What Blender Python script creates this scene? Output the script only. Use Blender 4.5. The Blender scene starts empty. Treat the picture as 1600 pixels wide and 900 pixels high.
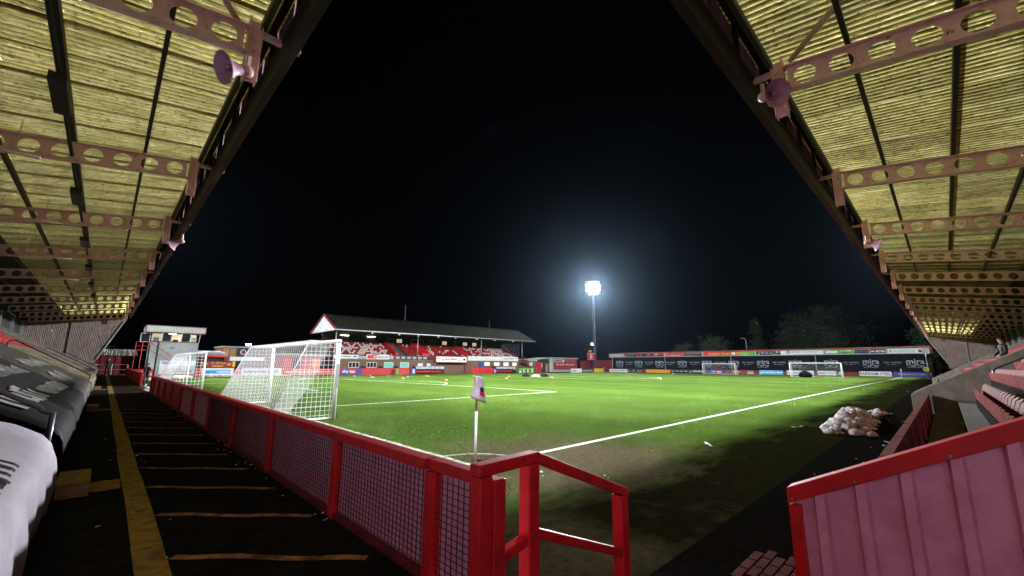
import bpy, bmesh, math, random
from mathutils import Vector, Matrix, noise
R = math.radians
rnd = random.Random(7)
scene = bpy.context.scene
col = scene.collection

# ------------------------------------------------------------------ camera
FPX, PIT, AZ, ROLL, CH = 646.6, R(10.4), R(45.9), R(0.40), 1.75
Fv = Vector((math.cos(AZ)*math.cos(PIT), math.sin(AZ)*math.cos(PIT), math.sin(PIT)))
R0 = Vector((math.sin(AZ), -math.cos(AZ), 0)); U0 = R0.cross(Fv)
Rv = R0*math.cos(ROLL) + U0*math.sin(ROLL); Uv = U0*math.cos(ROLL) - R0*math.sin(ROLL)
cd = bpy.data.cameras.new('camera'); cam = bpy.data.objects.new('camera', cd); col.objects.link(cam)
cd.sensor_width = 36; cd.lens = FPX*36/1600; cd.clip_start = 0.05; cd.clip_end = 2000
cam.matrix_world = Matrix(((Rv.x, Uv.x, -Fv.x, 0), (Rv.y, Uv.y, -Fv.y, 0), (Rv.z, Uv.z, -Fv.z, CH), (0, 0, 0, 1)))
scene.camera = cam
def ray(x, y): return Fv*FPX + Rv*(x-800) + Uv*(450-y)
def on_x(x, y, X): d = ray(x, y); return d*(X/d.x) + Vector((0, 0, CH))
def on_y(x, y, Y): d = ray(x, y); return d*(Y/d.y) + Vector((0, 0, CH))

# ------------------------------------------------------------------ night sky, exposure
w = bpy.data.worlds.new('World'); scene.world = w; w.use_nodes = True
nt = w.node_tree; bg = nt.nodes['Background']
sky = nt.nodes.new('ShaderNodeTexSky'); sky.sky_type = 'NISHITA'; sky.sun_disc = False
sky.sun_elevation = R(35); sky.sun_rotation = R(200); sky.altitude = 0
nt.links.new(sky.outputs[0], bg.inputs[0]); bg.inputs[1].default_value = 0.00006
vs = scene.view_settings; vs.view_transform = 'Standard'; vs.look = 'None'; vs.exposure = 0.0; vs.gamma = 1
scene.cycles.use_denoising = True
scene.cycles.max_bounces = 8; scene.cycles.diffuse_bounces = 4; scene.cycles.volume_bounces = 0
scene.cycles.sample_clamp_indirect = 6.0

# ------------------------------------------------------------------ materials
MATS = {}
def pm(name, c, c2=None, scale=8.0, rough=0.7, bump=0.0, metal=0.0, emit=0.0, stretch=None, lo=0.4, hi=0.65, detail=5, spec=0.4, obj_var=0.0, coat=0.0, chip=None, chip_at=(0.30, 0.36), chip_scale=14):
    """procedural paint / fabric / masonry: two colours blended by noise, with fine relief"""
    m = bpy.data.materials.new(name); m.use_nodes = True; MATS[name] = m
    n = m.node_tree.nodes; l = m.node_tree.links; b = n['Principled BSDF']
    b.inputs['Roughness'].default_value = rough; b.inputs['Metallic'].default_value = metal
    b.inputs['Specular IOR Level'].default_value = spec; b.inputs['Coat Weight'].default_value = coat
    if c2 is None: c2 = tuple(v*0.72 for v in c)
    tc = n.new('ShaderNodeNewGeometry'); src = tc.outputs['Position']
    if stretch:
        mp = n.new('ShaderNodeMapping'); mp.inputs['Scale'].default_value = stretch; l.new(src, mp.inputs[0]); src = mp.outputs[0]
    nz = n.new('ShaderNodeTexNoise'); nz.inputs['Scale'].default_value = scale; nz.inputs['Detail'].default_value = detail; nz.inputs['Roughness'].default_value = 0.65
    l.new(src, nz.inputs['Vector'])
    cr = n.new('ShaderNodeValToRGB'); cr.color_ramp.elements[0].position = lo; cr.color_ramp.elements[1].position = hi
    cr.color_ramp.elements[0].color = (*c2, 1); cr.color_ramp.elements[1].color = (*c, 1)
    l.new(nz.outputs['Fac'], cr.inputs[0]); out = cr.outputs[0]
    if chip:
        n2 = n.new('ShaderNodeTexNoise'); n2.inputs['Scale'].default_value = chip_scale; n2.inputs['Detail'].default_value = 8; n2.inputs['Roughness'].default_value = 0.75; l.new(tc.outputs['Position'], n2.inputs['Vector'])
        c3 = n.new('ShaderNodeValToRGB'); c3.color_ramp.elements[0].position, c3.color_ramp.elements[1].position = chip_at; l.new(n2.outputs['Fac'], c3.inputs[0])
        mc = n.new('ShaderNodeMixRGB'); mc.inputs[1].default_value = (*chip, 1); l.new(c3.outputs[0], mc.inputs[0]); l.new(out, mc.inputs[2]); out = mc.outputs[0]
    if obj_var:
        oi = n.new('ShaderNodeObjectInfo'); hs = n.new('ShaderNodeHueSaturation'); mr = n.new('ShaderNodeMapRange')
        mr.inputs[3].default_value = 1-obj_var; mr.inputs[4].default_value = 1+obj_var
        l.new(oi.outputs['Random'], mr.inputs[0]); l.new(mr.outputs[0], hs.inputs['Value']); l.new(out, hs.inputs['Color']); out = hs.outputs[0]
    l.new(out, b.inputs['Base Color'])
    if bump:
        bp = n.new('ShaderNodeBump'); bp.inputs['Strength'].default_value = bump; bp.inputs['Distance'].default_value = 0.02
        l.new(nz.outputs['Fac'], bp.inputs['Height']); l.new(bp.outputs[0], b.inputs['Normal'])
    if emit:
        b.inputs['Emission Color'].default_value = (*c, 1); b.inputs['Emission Strength'].default_value = emit
    return m
pm('red_paint', (0.72, 0.006, 0.012), (0.52, 0.006, 0.010), 5, 0.5, 0.05, chip=(0.16, 0.02, 0.02), chip_at=(.27, .31), chip_scale=30)
pm('red_paint_worn', (0.66, 0.010, 0.018), (0.42, 0.007, 0.012), 7, 0.5, 0.15, lo=0.3, hi=0.55, chip=(0.07, 0.012, 0.012), chip_at=(.33, .37), chip_scale=16)
pm('front_red', (0.26, 0.03, 0.03), (0.16, 0.02, 0.02), 6, 0.6, chip=(.05, .02, .02))
pm('dark_red', (0.22, 0.012, 0.016), (0.12, 0.008, 0.01), 3, 0.6)
pm('pink_steel', (0.82, 0.52, 0.52), (0.60, 0.32, 0.31), 6, 0.55, 0.1, lo=0.25, hi=0.5, chip=(0.16, 0.07, 0.05), chip_at=(.34, .42), chip_scale=9)
pm('pink_sheet', (0.82, 0.30, 0.47), (0.66, 0.21, 0.34), 3.5, 0.5, 0.04, lo=0.35, hi=0.6, chip=(0.08, 0.03, 0.04), chip_at=(.28, .32), chip_scale=22)
pm('pink_board', (0.92, 0.44, 0.60), (0.76, 0.31, 0.45), 2.2, 0.7, 0.05)
pm('fascia_pink', (0.66, 0.36, 0.52), (0.48, 0.24, 0.36), 3.5, 0.6)
pm('horn', (0.60, 0.32, 0.50), (0.46, 0.22, 0.36), 5, 0.45)
pm('black_steel', (0.014, 0.012, 0.012), (0.03, 0.022, 0.018), 7, 0.6)
pm('gutter', (0.008, 0.007, 0.007), (0.014, 0.010, 0.010), 4, 0.5)
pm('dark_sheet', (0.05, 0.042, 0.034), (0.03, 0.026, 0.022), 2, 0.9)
pm('galv', (0.42, 0.43, 0.45), (0.28, 0.29, 0.31), 6, 0.45, metal=0.6)
pm('dark_tube', (0.10, 0.09, 0.11), (0.06, 0.05, 0.06), 8, 0.35, metal=0.5)
pm('concrete', (0.30, 0.25, 0.22), (0.19, 0.155, 0.135), 3.2, 0.9, 0.25, detail=8)
pm('dark_concrete', (0.12, 0.10, 0.085), (0.07, 0.06, 0.05), 2.6, 0.9, 0.2, detail=8)
pm('asphalt', (0.014, 0.012, 0.011), (0.008, 0.007, 0.006), 18, 0.95, 0.5, detail=8, spec=0.0)
pm('walk', (0.020, 0.017, 0.015), (0.011, 0.009, 0.008), 6, 0.8, 0.4, detail=9, spec=0.03)
pm('yellow_paint', (0.42, 0.26, 0.035), (0.17, 0.10, 0.02), 9, 0.75, 0.2, lo=0.36, hi=0.56, detail=9)
pm('hatch_paint', (0.50, 0.25, 0.07), (0.09, 0.05, 0.025), 7, 0.8, 0.2, lo=0.38, hi=0.6, detail=9)
pm('white_paint', (0.82, 0.82, 0.82), (0.74, 0.74, 0.75), 6, 0.4)
pm('line_paint', (0.80, 0.82, 0.78), (0.38, 0.45, 0.27), 14, 0.9, 0.2, lo=0.34, hi=0.5, detail=8)
pm('net', (0.85, 0.85, 0.86), (0.78, 0.78, 0.8), 6, 0.7)
pm('wire', (0.12, 0.02, 0.03), (0.08, 0.015, 0.02), 9, 0.5)
pm('white_tarp', (0.54, 0.48, 0.56), (0.44, 0.38, 0.46), 3, 0.45, 0.1, detail=6)
pm('print_white', (0.24, 0.22, 0.21), (0.08, 0.075, 0.07), 12, 0.6, lo=.35, hi=.5)
pm('black_tarp', (0.016, 0.015, 0.018), (0.009, 0.008, 0.010), 3, 0.55, 0.2, detail=6, spec=.15)
pm('brown_tarp', (0.17, 0.135, 0.075), (0.10, 0.08, 0.05), 2, 0.55, 0.2, detail=6)
pm('grey_tarp', (0.05, 0.043, 0.036), (0.03, 0.026, 0.022), 2, 0.55, 0.2, detail=6)
pm('wood', (0.42, 0.25, 0.11), (0.26, 0.14, 0.06), 5, 0.75, 0.2, stretch=(1, 9, 9))
pm('red_seat', (0.24, 0.017, 0.019), (0.18, 0.013, 0.015), 4, 0.55, obj_var=0.2, spec=.07)
pm('seat_highlight', (0.72, 0.66, 0.66), None, 4, 0.35, obj_var=0.1)  # near-white painted highlight for tops and pans of red seats
pm('black_metal', (0.012, 0.011, 0.012), None, 4, 0.5)
pm('snow', (0.74, 0.69, 0.71), (0.42, 0.34, 0.34), 7, 0.75, 0.6, lo=0.35, hi=0.55, detail=8)
pm('brick_wall', (0.23, 0.13, 0.085), (0.12, 0.07, 0.05), 9, 0.9, 0.3, stretch=(1, 1, 4))
pm('brick_red', (0.15, 0.022, 0.017), (0.07, 0.012, 0.010), 11, 0.95, 0.3, obj_var=0.25, spec=.05)
pm('slate', (0.022, 0.022, 0.013), (0.007, 0.0075, 0.006), 1.3, 0.95, 0.3, detail=9, spec=.08)
pm('mast_steel', (0.05, 0.055, 0.07), (0.035, 0.04, 0.05), 3, 0.6)
pm('line_worn', (0.60, 0.60, 0.52), (0.16, 0.15, 0.09), 7, 0.9, 0.2, lo=0.40, hi=0.62, detail=9, spec=0)
pm('board_white', (0.80, 0.80, 0.80), (0.72, 0.72, 0.74), 2, 0.5)
pm('board_grey', (0.40, 0.42, 0.42), (0.32, 0.34, 0.34), 2, 0.5)
pm('board_red', (0.60, 0.02, 0.03), (0.48, 0.015, 0.025), 2, 0.5)
pm('board_maroon', (0.30, 0.02, 0.03), (0.2, 0.015, 0.02), 2, 0.5)
pm('board_blue', (0.04, 0.06, 0.32), (0.03, 0.05, 0.26), 2, 0.5)
pm('board_sky', (0.10, 0.46, 0.78), (0.09, 0.40, 0.70), 2, 0.5)
pm('board_navy', (0.018, 0.024, 0.060), (0.012, 0.018, 0.045), 2, 0.5)
pm('board_green', (0.12, 0.42, 0.08), (0.09, 0.34, 0.06), 2, 0.5)
pm('board_teal', (0.16, 0.55, 0.42), (0.12, 0.46, 0.36), 2, 0.5)
pm('board_yellow', (0.78, 0.55, 0.04), (0.66, 0.45, 0.03), 2, 0.5)
pm('board_orange', (0.75, 0.22, 0.03), (0.65, 0.18, 0.03), 2, 0.5)
pm('board_black', (0.012, 0.012, 0.014), (0.018, 0.018, 0.02), 2, 0.5)
pm('banner_black', (0.006, 0.0065, 0.010), (0.010, 0.011, 0.015), 0.8, 0.8, 0.2, spec=.08)
pm('letter_grey', (0.36, 0.38, 0.46), None, 2, 0.6)
pm('glass_dark', (0.03, 0.035, 0.04), (0.02, 0.02, 0.025), 1, 0.08, spec=0.6)
pm('lit_window', (1.0, 0.85, 0.6), (0.5, 0.36, 0.2), 1.7, 0.4, emit=0.55, lo=0.3, hi=0.6)
pm('tube_light', (1.0, 0.95, 0.75), (1.0, 0.95, 0.75), 1, 0.4, emit=12)
pm('small_lamp', (1.0, 1.0, 0.95), (1.0, 1.0, 0.95), 1, 0.4, emit=60)
pm('flood_lens', (0.86, 0.93, 1.0), (0.86, 0.93, 1.0), 1, 0.4, emit=900)
for k in ('flood_lens', 'small_lamp', 'tube_light', 'lit_window'): MATS[k].cycles.emission_sampling = 'NONE'
pm('cone_orange', (0.85, 0.28, 0.04), None, 3, 0.5)
pm('cone_blue', (0.10, 0.42, 0.75), None, 3, 0.5)
pm('skin', (0.50, 0.28, 0.2), None, 3, 0.6)
pm('hair', (0.02, 0.015, 0.012), None, 30, 0.7)
pm('jacket', (0.016, 0.016, 0.02), (0.01, 0.01, 0.012), 6, 0.8)
pm('trousers', (0.02, 0.02, 0.024), None, 6, 0.85)
pm('bark', (0.07, 0.055, 0.04), (0.04, 0.03, 0.024), 8, 0.95, 0.5, stretch=(4, 4, 1))
pm('leaf', (0.055, 0.080, 0.038), (0.03, 0.048, 0.022), 1.2, 0.8)
pm('leaf_brown', (0.11, 0.09, 0.07), (0.04, 0.032, 0.025), 1.2, 0.8)
pm('plastic_clear', (0.45, 0.5, 0.52), None, 3, 0.2)
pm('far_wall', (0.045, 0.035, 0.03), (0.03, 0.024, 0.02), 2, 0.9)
pm('gable_sheet', (0.30, 0.22, 0.20), (0.17, 0.12, 0.11), 2.5, 0.7, stretch=(4, 4, .5))

def rooflight_mat():
    """weathered translucent corrugated sheet: transmits light, moss, plus grime and corrugation shading painted along the troughs"""
    m = bpy.data.materials.new('rooflight'); m.use_nodes = True; MATS['rooflight'] = m
    n = m.node_tree.nodes; l = m.node_tree.links
    for x in list(n):
        if x.type == 'BSDF_PRINCIPLED': n.remove(x)
    out = n['Material Output']
    tc = n.new('ShaderNodeTexCoord'); oi = n.new('ShaderNodeObjectInfo')
    ad = n.new('ShaderNodeVectorMath'); ad.operation = 'MULTIPLY_ADD'
    cb = n.new('ShaderNodeCombineXYZ'); l.new(oi.outputs['Random'], cb.inputs[2])
    l.new(cb.outputs[0], ad.inputs[0]); ad.inputs[1].default_value = (0, 0, 37); l.new(tc.outputs['Object'], ad.inputs[2])
    def nz(scale, st, det=7, ro=0.7):
        mp = n.new('ShaderNodeMapping'); mp.inputs['Scale'].default_value = st; l.new(ad.outputs[0], mp.inputs[0])
        t = n.new('ShaderNodeTexNoise'); t.inputs['Scale'].default_value = scale; t.inputs['Detail'].default_value = det; t.inputs['Roughness'].default_value = ro
        l.new(mp.outputs[0], t.inputs['Vector']); return t.outputs['Fac']
    def ramp(src, p):
        c = n.new('ShaderNodeValToRGB'); e = c.color_ramp.elements
        e[0].position, e[0].color = p[0][0], (*p[0][1], 1); e[1].position, e[1].color = p[-1][0], (*p[-1][1], 1)
        for q in p[1:-1]: k = e.new(q[0]); k.color = (*q[1], 1)
        l.new(src, c.inputs[0]); return c.outputs[0]
    streak = nz(3.0, (4.5, 0.35, 1))
    base = ramp(streak, [(0.28, (0.24, 0.19, 0.05)), (0.5, (0.43, 0.36, 0.13)), (0.72, (0.68, 0.62, 0.33))])
    moss = ramp(nz(19.0, (1.3, 0.55, 1), 6, 0.75), [(0.37, (0.06, 0.05, 0.02)), (0.46, (1, 1, 1))])
    sx = n.new('ShaderNodeSeparateXYZ'); l.new(tc.outputs['Object'], sx.inputs[0])
    k1 = n.new('ShaderNodeMath'); k1.operation = 'MULTIPLY'; k1.inputs[1].default_value = 2*math.pi/0.147; l.new(sx.outputs[0], k1.inputs[0])
    k2 = n.new('ShaderNodeMath'); k2.operation = 'SINE'; l.new(k1.outputs[0], k2.inputs[0])
    k3 = n.new('ShaderNodeMath'); k3.operation = 'MULTIPLY_ADD'; k3.inputs[1].default_value = 0.36; l.new(k2.outputs[0], k3.inputs[0]); l.new(nz(6.0, (3, 0.4, 1), 6), k3.inputs[2])
    trough = ramp(k3.outputs[0], [(0.26, (0.06, 0.045, 0.015)), (0.44, (0.42, 0.39, 0.28)), (0.68, (1.0, 1.0, 1.0))])
    m0 = n.new('ShaderNodeMixRGB'); m0.blend_type = 'MULTIPLY'; m0.inputs[0].default_value = 0.9; l.new(base, m0.inputs[1]); l.new(trough, m0.inputs[2]); base = m0.outputs[0]
    mx = n.new('ShaderNodeMixRGB'); mx.blend_type = 'MULTIPLY'; mx.inputs[0].default_value = 0.9
    l.new(base, mx.inputs[1]); l.new(moss, mx.inputs[2])
    hs = n.new('ShaderNodeHueSaturation'); mr = n.new('ShaderNodeMapRange'); mr.inputs[3].default_value = 0.72; mr.inputs[4].default_value = 1.15
    l.new(oi.outputs['Random'], mr.inputs[0]); l.new(mr.outputs[0], hs.inputs['Value']); l.new(mx.outputs[0], hs.inputs['Color'])
    tr = n.new('ShaderNodeBsdfTranslucent'); df = n.new('ShaderNodeBsdfDiffuse'); ms = n.new('ShaderNodeMixShader'); ms.inputs[0].default_value = 0.36
    l.new(hs.outputs[0], tr.inputs[0]); l.new(hs.outputs[0], df.inputs[0]); l.new(tr.outputs[0], ms.inputs[1]); l.new(df.outputs[0], ms.inputs[2])
    l.new(ms.outputs[0], out.inputs[0])
rooflight_mat()

def grass_mat():
    m = bpy.data.materials.new('turf'); m.use_nodes = True; MATS['turf'] = m
    n = m.node_tree.nodes; l = m.node_tree.links; b = n['Principled BSDF']; b.inputs['Roughness'].default_value = 1.0; b.inputs['Specular IOR Level'].default_value = 0.0
    g = n.new('ShaderNodeNewGeometry'); sep = n.new('ShaderNodeSeparateXYZ'); l.new(g.outputs['Position'], sep.inputs[0])
    def noise_(s, d, r=0.6, st=(1, 1, 1)):
        mp = n.new('ShaderNodeMapping'); mp.inputs['Scale'].default_value = st; l.new(g.outputs['Position'], mp.inputs[0])
        t = n.new('ShaderNodeTexNoise'); t.inputs['Scale'].default_value = s; t.inputs['Detail'].default_value = d; t.inputs['Roughness'].default_value = r
        l.new(mp.outputs[0], t.inputs['Vector']); return t.outputs['Fac']
    def ramp(src, p):
        c = n.new('ShaderNodeValToRGB'); e = c.color_ramp.elements
        e[0].position, e[0].color = p[0][0], (*p[0][1], 1); e[1].position, e[1].color = p[-1][0], (*p[-1][1], 1)
        for q in p[1:-1]: k = e.new(q[0]); k.color = (*q[1], 1)
        l.new(src, c.inputs[0]); return c.outputs[0]
    def mix(a, b_, f, mode='MIX'):
        x = n.new('ShaderNodeMixRGB'); x.blend_type = mode
        if isinstance(f, float): x.inputs[0].default_value = f
        else: l.new(f, x.inputs[0])
        l.new(a, x.inputs[1]); l.new(b_, x.inputs[2]); return x.outputs[0]
    fine = ramp(noise_(34, 8, 0.8), [(0.3, (0.030, 0.060, 0.010)), (0.52, (0.076, 0.132, 0.024)), (0.72, (0.135, 0.200, 0.050))])
    # mowing stripes across the pitch
    ma = n.new('ShaderNodeMath'); ma.operation = 'MULTIPLY'; ma.inputs[1].default_value = math.pi/5.5; l.new(sep.outputs[0], ma.inputs[0])
    sn = n.new('ShaderNodeMath'); sn.operation = 'SINE'; l.new(ma.outputs[0], sn.inputs[0])
    stripe = ramp(sn.outputs[0], [(0.35, (0.86, 0.88, 0.86)), (0.65, (1.06, 1.05, 1.0))])
    c = mix(fine, stripe, 0.9, 'MULTIPLY')
    blot = ramp(noise_(0.35, 6), [(0.35, (0.78, 0.80, 0.8)), (0.65, (1.12, 1.08, 1.0))]); c = mix(c, blot, 1.0, 'MULTIPLY')
    # worn, muddy ground near the corner and goal line; side line roof shade painted in
    mud = ramp(noise_(9, 8, 0.75), [(0.3, (0.055, 0.044, 0.026)), (0.7, (0.15, 0.12, 0.075))])
    wear = n.new('ShaderNodeMath'); wear.operation = 'ADD'
    dv = n.new('ShaderNodeVectorMath'); dv.operation = 'DISTANCE'; l.new(g.outputs['Position'], dv.inputs[0]); dv.inputs[1].default_value = (6.6, 5.0, 0)
    mr = n.new('ShaderNodeMapRange'); mr.inputs[1].default_value = 0.8; mr.inputs[2].default_value = 4.6; mr.inputs[3].default_value = 0.33; mr.inputs[4].default_value = -0.16; l.new(dv.outputs['Value'], mr.inputs[0])
    l.new(mr.outputs[0], wear.inputs[0]); l.new(noise_(0.9, 7, 0.7), wear.inputs[1])
    wf = ramp(wear.outputs[0], [(0.52, (0, 0, 0)), (0.72, (0.92, 0.92, 0.92))])
    c = mix(c, mud, wf)
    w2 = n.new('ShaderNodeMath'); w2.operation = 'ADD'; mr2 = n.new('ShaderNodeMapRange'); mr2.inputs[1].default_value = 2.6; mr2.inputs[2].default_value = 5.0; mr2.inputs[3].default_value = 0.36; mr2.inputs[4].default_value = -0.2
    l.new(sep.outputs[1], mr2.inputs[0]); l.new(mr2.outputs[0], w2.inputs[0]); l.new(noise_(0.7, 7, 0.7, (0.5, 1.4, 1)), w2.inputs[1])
    roof_shade = ramp(noise_(7, 8, 0.75), [(0.3, (0.008, 0.007, 0.003)), (0.7, (0.028, 0.023, 0.011))])  # near-black colour stands for the roof shadow beside the touchline
    c = mix(c, roof_shade, ramp(w2.outputs[0], [(0.55, (0, 0, 0)), (0.74, (0.96, 0.96, 0.96))]))
    w3 = n.new('ShaderNodeMath'); w3.operation = 'ADD'; mr3 = n.new('ShaderNodeMapRange'); mr3.inputs[1].default_value = 3.2; mr3.inputs[2].default_value = 7.5; mr3.inputs[3].default_value = 0.16; mr3.inputs[4].default_value = -0.12
    l.new(sep.outputs[0], mr3.inputs[0]); l.new(mr3.outputs[0], w3.inputs[0]); l.new(noise_(0.6, 7, 0.7), w3.inputs[1])
    c = mix(c, mud, ramp(w3.outputs[0], [(0.52, (0, 0, 0)), (0.75, (0.75, 0.75, 0.75))]))
    l.new(c, b.inputs['Base Color'])
    bp = n.new('ShaderNodeBump'); bp.inputs['Strength'].default_value = 0.9; bp.inputs['Distance'].default_value = 0.03
    l.new(noise_(55, 6, 0.8), bp.inputs['Height']); l.new(bp.outputs[0], b.inputs['Normal'])
grass_mat()

# ------------------------------------------------------------------ mesh helpers
def wloc(o):
    v = Vector((0, 0, 0))
    while o is not None: v += o.location; o = o.parent
    return v
def link(o, parent=None, **k):
    col.objects.link(o)
    if parent is not None: o.parent = parent
    for a, b in k.items(): o[a] = b
    return o
def thing(name, label, cat, loc=(0, 0, 0), group=None):
    o = bpy.data.objects.new(name, None); o.empty_display_size = 0.2; o.location = loc; link(o)
    o['label'] = label; o['category'] = cat
    if group: o['group'] = group
    return o
def tag(o, label, cat, group=None, kind=None):
    o['label'] = label; o['category'] = cat
    if group: o['group'] = group
    if kind: o['kind'] = kind
    return o
class MB:
    def __init__(s): s.v = []; s.f = []; s.m = []
    def add(s, vs, fs, mi=0):
        b = len(s.v); s.v += [tuple(x) for x in vs]; s.f += [tuple(b+i for i in f) for f in fs]; s.m += [mi]*len(fs); return s
    def box(s, a, b, mi=0):
        x0, y0, z0 = a; x1, y1, z1 = b
        return s.add([(x0, y0, z0), (x1, y0, z0), (x1, y1, z0), (x0, y1, z0), (x0, y0, z1), (x1, y0, z1), (x1, y1, z1), (x0, y1, z1)],
                     [(3, 2, 1, 0), (4, 5, 6, 7), (0, 1, 5, 4), (1, 2, 6, 5), (2, 3, 7, 6), (3, 0, 4, 7)], mi)
    def bar(s, p, q, wd, ht, up=(0, 0, 1), mi=0):
        p, q = Vector(p), Vector(q); d = (q-p).normalized(); u = Vector(up); sd = d.cross(u)
        if sd.length < 1e-4: sd = Vector((1, 0, 0))
        sd.normalize(); u = sd.cross(d).normalized(); sd = sd*wd/2; u = u*ht/2
        vs = [p-sd-u, p+sd-u, p+sd+u, p-sd+u, q-sd-u, q+sd-u, q+sd+u, q-sd+u]
        return s.add(vs, [(3, 2, 1, 0), (4, 5, 6, 7), (0, 1, 5, 4), (1, 2, 6, 5), (2, 3, 7, 6), (3, 0, 4, 7)], mi)
    def tube(s, pts, r, n=8, cap=True, mi=0):
        pts = [Vector(p) for p in pts]; k = len(pts); rs = r if isinstance(r, (list, tuple)) else [r]*k
        ring = []; prev = None
        for i, p in enumerate(pts):
            d = (pts[min(i+1, k-1)]-pts[max(i-1, 0)]).normalized()
            if prev is None: a = d.cross(Vector((0, 0, 1)) if abs(d.z) < 0.9 else Vector((1, 0, 0))).normalized()
            else: a = (prev-d*prev.dot(d)).normalized()
            prev = a; b = d.cross(a)
            ring.append([p+(a*math.cos(2*math.pi*j/n)+b*math.sin(2*math.pi*j/n))*rs[i] for j in range(n)])
        vs = [v for rg in ring for v in rg]
        fs = [(i*n+j, i*n+(j+1) % n, (i+1)*n+(j+1) % n, (i+1)*n+j) for i in range(k-1) for j in range(n)]
        if cap: fs += [tuple(range(n-1, -1, -1)), tuple(range((k-1)*n, k*n))]
        return s.add(vs, fs, mi)
    def prism(s, poly, ext, mi=0):
        k = len(poly); e = Vector(ext); a = [Vector(p) for p in poly]
        return s.add(a+[p+e for p in a], [tuple(range(k-1, -1, -1)), tuple(range(k, 2*k))]+[(i, (i+1) % k, k+(i+1) % k, k+i) for i in range(k)], mi)
    def grid(s, fn, nu, nv, mi=0):
        vs = [fn(i/nu, j/nv) for i in range(nu+1) for j in range(nv+1)]
        return s.add(vs, [(i*(nv+1)+j, (i+1)*(nv+1)+j, (i+1)*(nv+1)+j+1, i*(nv+1)+j+1) for i in range(nu) for j in range(nv)], mi)
    def mesh(s, name, mats, smooth=False, off=(0, 0, 0)):
        me = bpy.data.meshes.new(name); o = Vector(off)
        me.from_pydata([tuple(Vector(v)-o) for v in s.v], [], s.f)
        for m in ([mats] if isinstance(mats, str) else mats): me.materials.append(MATS[m])
        if max(s.m, default=0) > 0: me.polygons.foreach_set('material_index', s.m)
        if smooth: me.polygons.foreach_set('use_smooth', [True]*len(me.polygons))
        me.update(); return me
    def build(s, name, mats, parent=None, smooth=False, loc=None, **k):
        """world-space geometry; the object's origin is its parent's origin, or loc"""
        base = wloc(parent) if parent is not None else Vector(loc if loc else (0, 0, 0))
        o = bpy.data.objects.new(name, s.mesh(name, mats, smooth, base))
        if parent is None: o.location = base
        return link(o, parent, **k)
def bevel(o, wd=0.01, seg=2):
    m = o.modifiers.new('bevel', 'BEVEL'); m.width = wd; m.segments = seg; m.limit_method = 'ANGLE'; return o

FONT = {}
def text_mesh(txt, bold=False):
    k = (txt, bold)
    if txt[0] == '~' and k not in FONT:          # print too small to read in the photograph: uneven strokes, no words
        rn = random.Random(txt); n = int(txt[1:]); uv = []; fs = []
        for i in range(n):
            if i % 5 == 3 and n > 6: continue
            a = (i+.12)/n; c = (i+rn.uniform(.55, .9))/n; y0 = rn.choice((0, 0, .12)); y1 = rn.uniform(.65, 1)
            for q in ((a, y0, a+.28/n, y1), (c-.22/n, y0, c, y1*.9), (a+.28/n, y0+.3, c-.22/n, y0+.5)):
                b0 = len(uv); uv += [(q[0], q[1]), (q[2], q[1]), (q[2], q[3]), (q[0], q[3])]; fs.append((b0, b0+1, b0+2, b0+3))
        FONT[k] = (uv, fs)
    if k not in FONT:
        c = bpy.data.curves.new('t', 'FONT'); c.body = txt; c.extrude = 0.0; c.resolution_u = 3
        if bold: c.offset = 0.018
        o = bpy.data.objects.new('t', c); col.objects.link(o)
        dg = bpy.context.evaluated_depsgraph_get(); me = bpy.data.meshes.new_from_object(o.evaluated_get(dg))
        vs = [v.co.copy() for v in me.vertices]; fs = [tuple(p.vertices) for p in me.polygons]
        bpy.data.objects.remove(o); bpy.data.meshes.remove(me)
        x0 = min(v.x for v in vs); x1 = max(v.x for v in vs); y0 = min(v.y for v in vs); y1 = max(v.y for v in vs)
        FONT[k] = ([((v.x-x0)/(x1-x0), (v.y-y0)/(y1-y0)) for v in vs], fs)
    return FONT[k]
def lettering(parent, txt, org, rt, up, wd, ht, mat, name='lettering', bold=True, lift=0.012):
    uv, fs = text_mesh(txt, bold); org, rt, up = Vector(org), Vector(rt), Vector(up); nrm = rt.cross(up)
    return MB().add([org+rt*(u*wd)+up*(v*ht)+nrm*lift for u, v in uv], fs).build(name, mat, parent)

def gz(x, y):
    """the ground falls gently away from the near corner"""
    def ss(a, b, t): t = min(1, max(0, (t-a)/(b-a))); return t*t*(3-2*t)
    return -0.30*ss(10, 72, y) - 0.20*ss(20, 105, x)

# ------------------------------------------------------------------ ground, pitch, lines
GX, GY, LX, LY = 4.85, 5.88, 101.0, 64.2          # pitch corner and size
b = MB(); n_ = 60
b.grid(lambda u, v: (-40+210*u, -40+170*v, -0.62), 4, 4); b.build('ground', 'dark_concrete', kind='structure')
xs = [1.86, 3, 4.5, 6, 8, 10, 13, 17, 22, 28, 35, 43, 52, 62, 72, 82, 90, 98, 104, 108.2]; ys = [1.95, 3, 4, 5.5, 7, 9, 12, 16, 20, 26, 32, 38, 44, 50, 56, 62, 67, 71.8]
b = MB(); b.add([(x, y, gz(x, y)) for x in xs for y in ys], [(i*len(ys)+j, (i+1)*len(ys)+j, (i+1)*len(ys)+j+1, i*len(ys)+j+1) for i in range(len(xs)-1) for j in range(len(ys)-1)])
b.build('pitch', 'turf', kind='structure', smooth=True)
b = MB(); xs2 = [1.95, 4, 8, 14, 20, 28, 38, 50, 65, 80, 95, 112]
b.add([(x, y, gz(x, 0)+0.02) for x in xs2 for y in (-1.2, 1.83)], [(2*i, 2*i+2, 2*i+3, 2*i+1) for i in range(len(xs2)-1)]); b.build('track', 'asphalt', kind='structure')
b = MB()
for x0, x1 in zip(xs2, xs2[1:]): b.bar((x0, 1.89, gz(x0, 0)-.013), (x1-.002, 1.89, gz(x1, 0)-.013), 0.116, 0.06)
b.build('kerb', 'asphalt', kind='structure')
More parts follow.
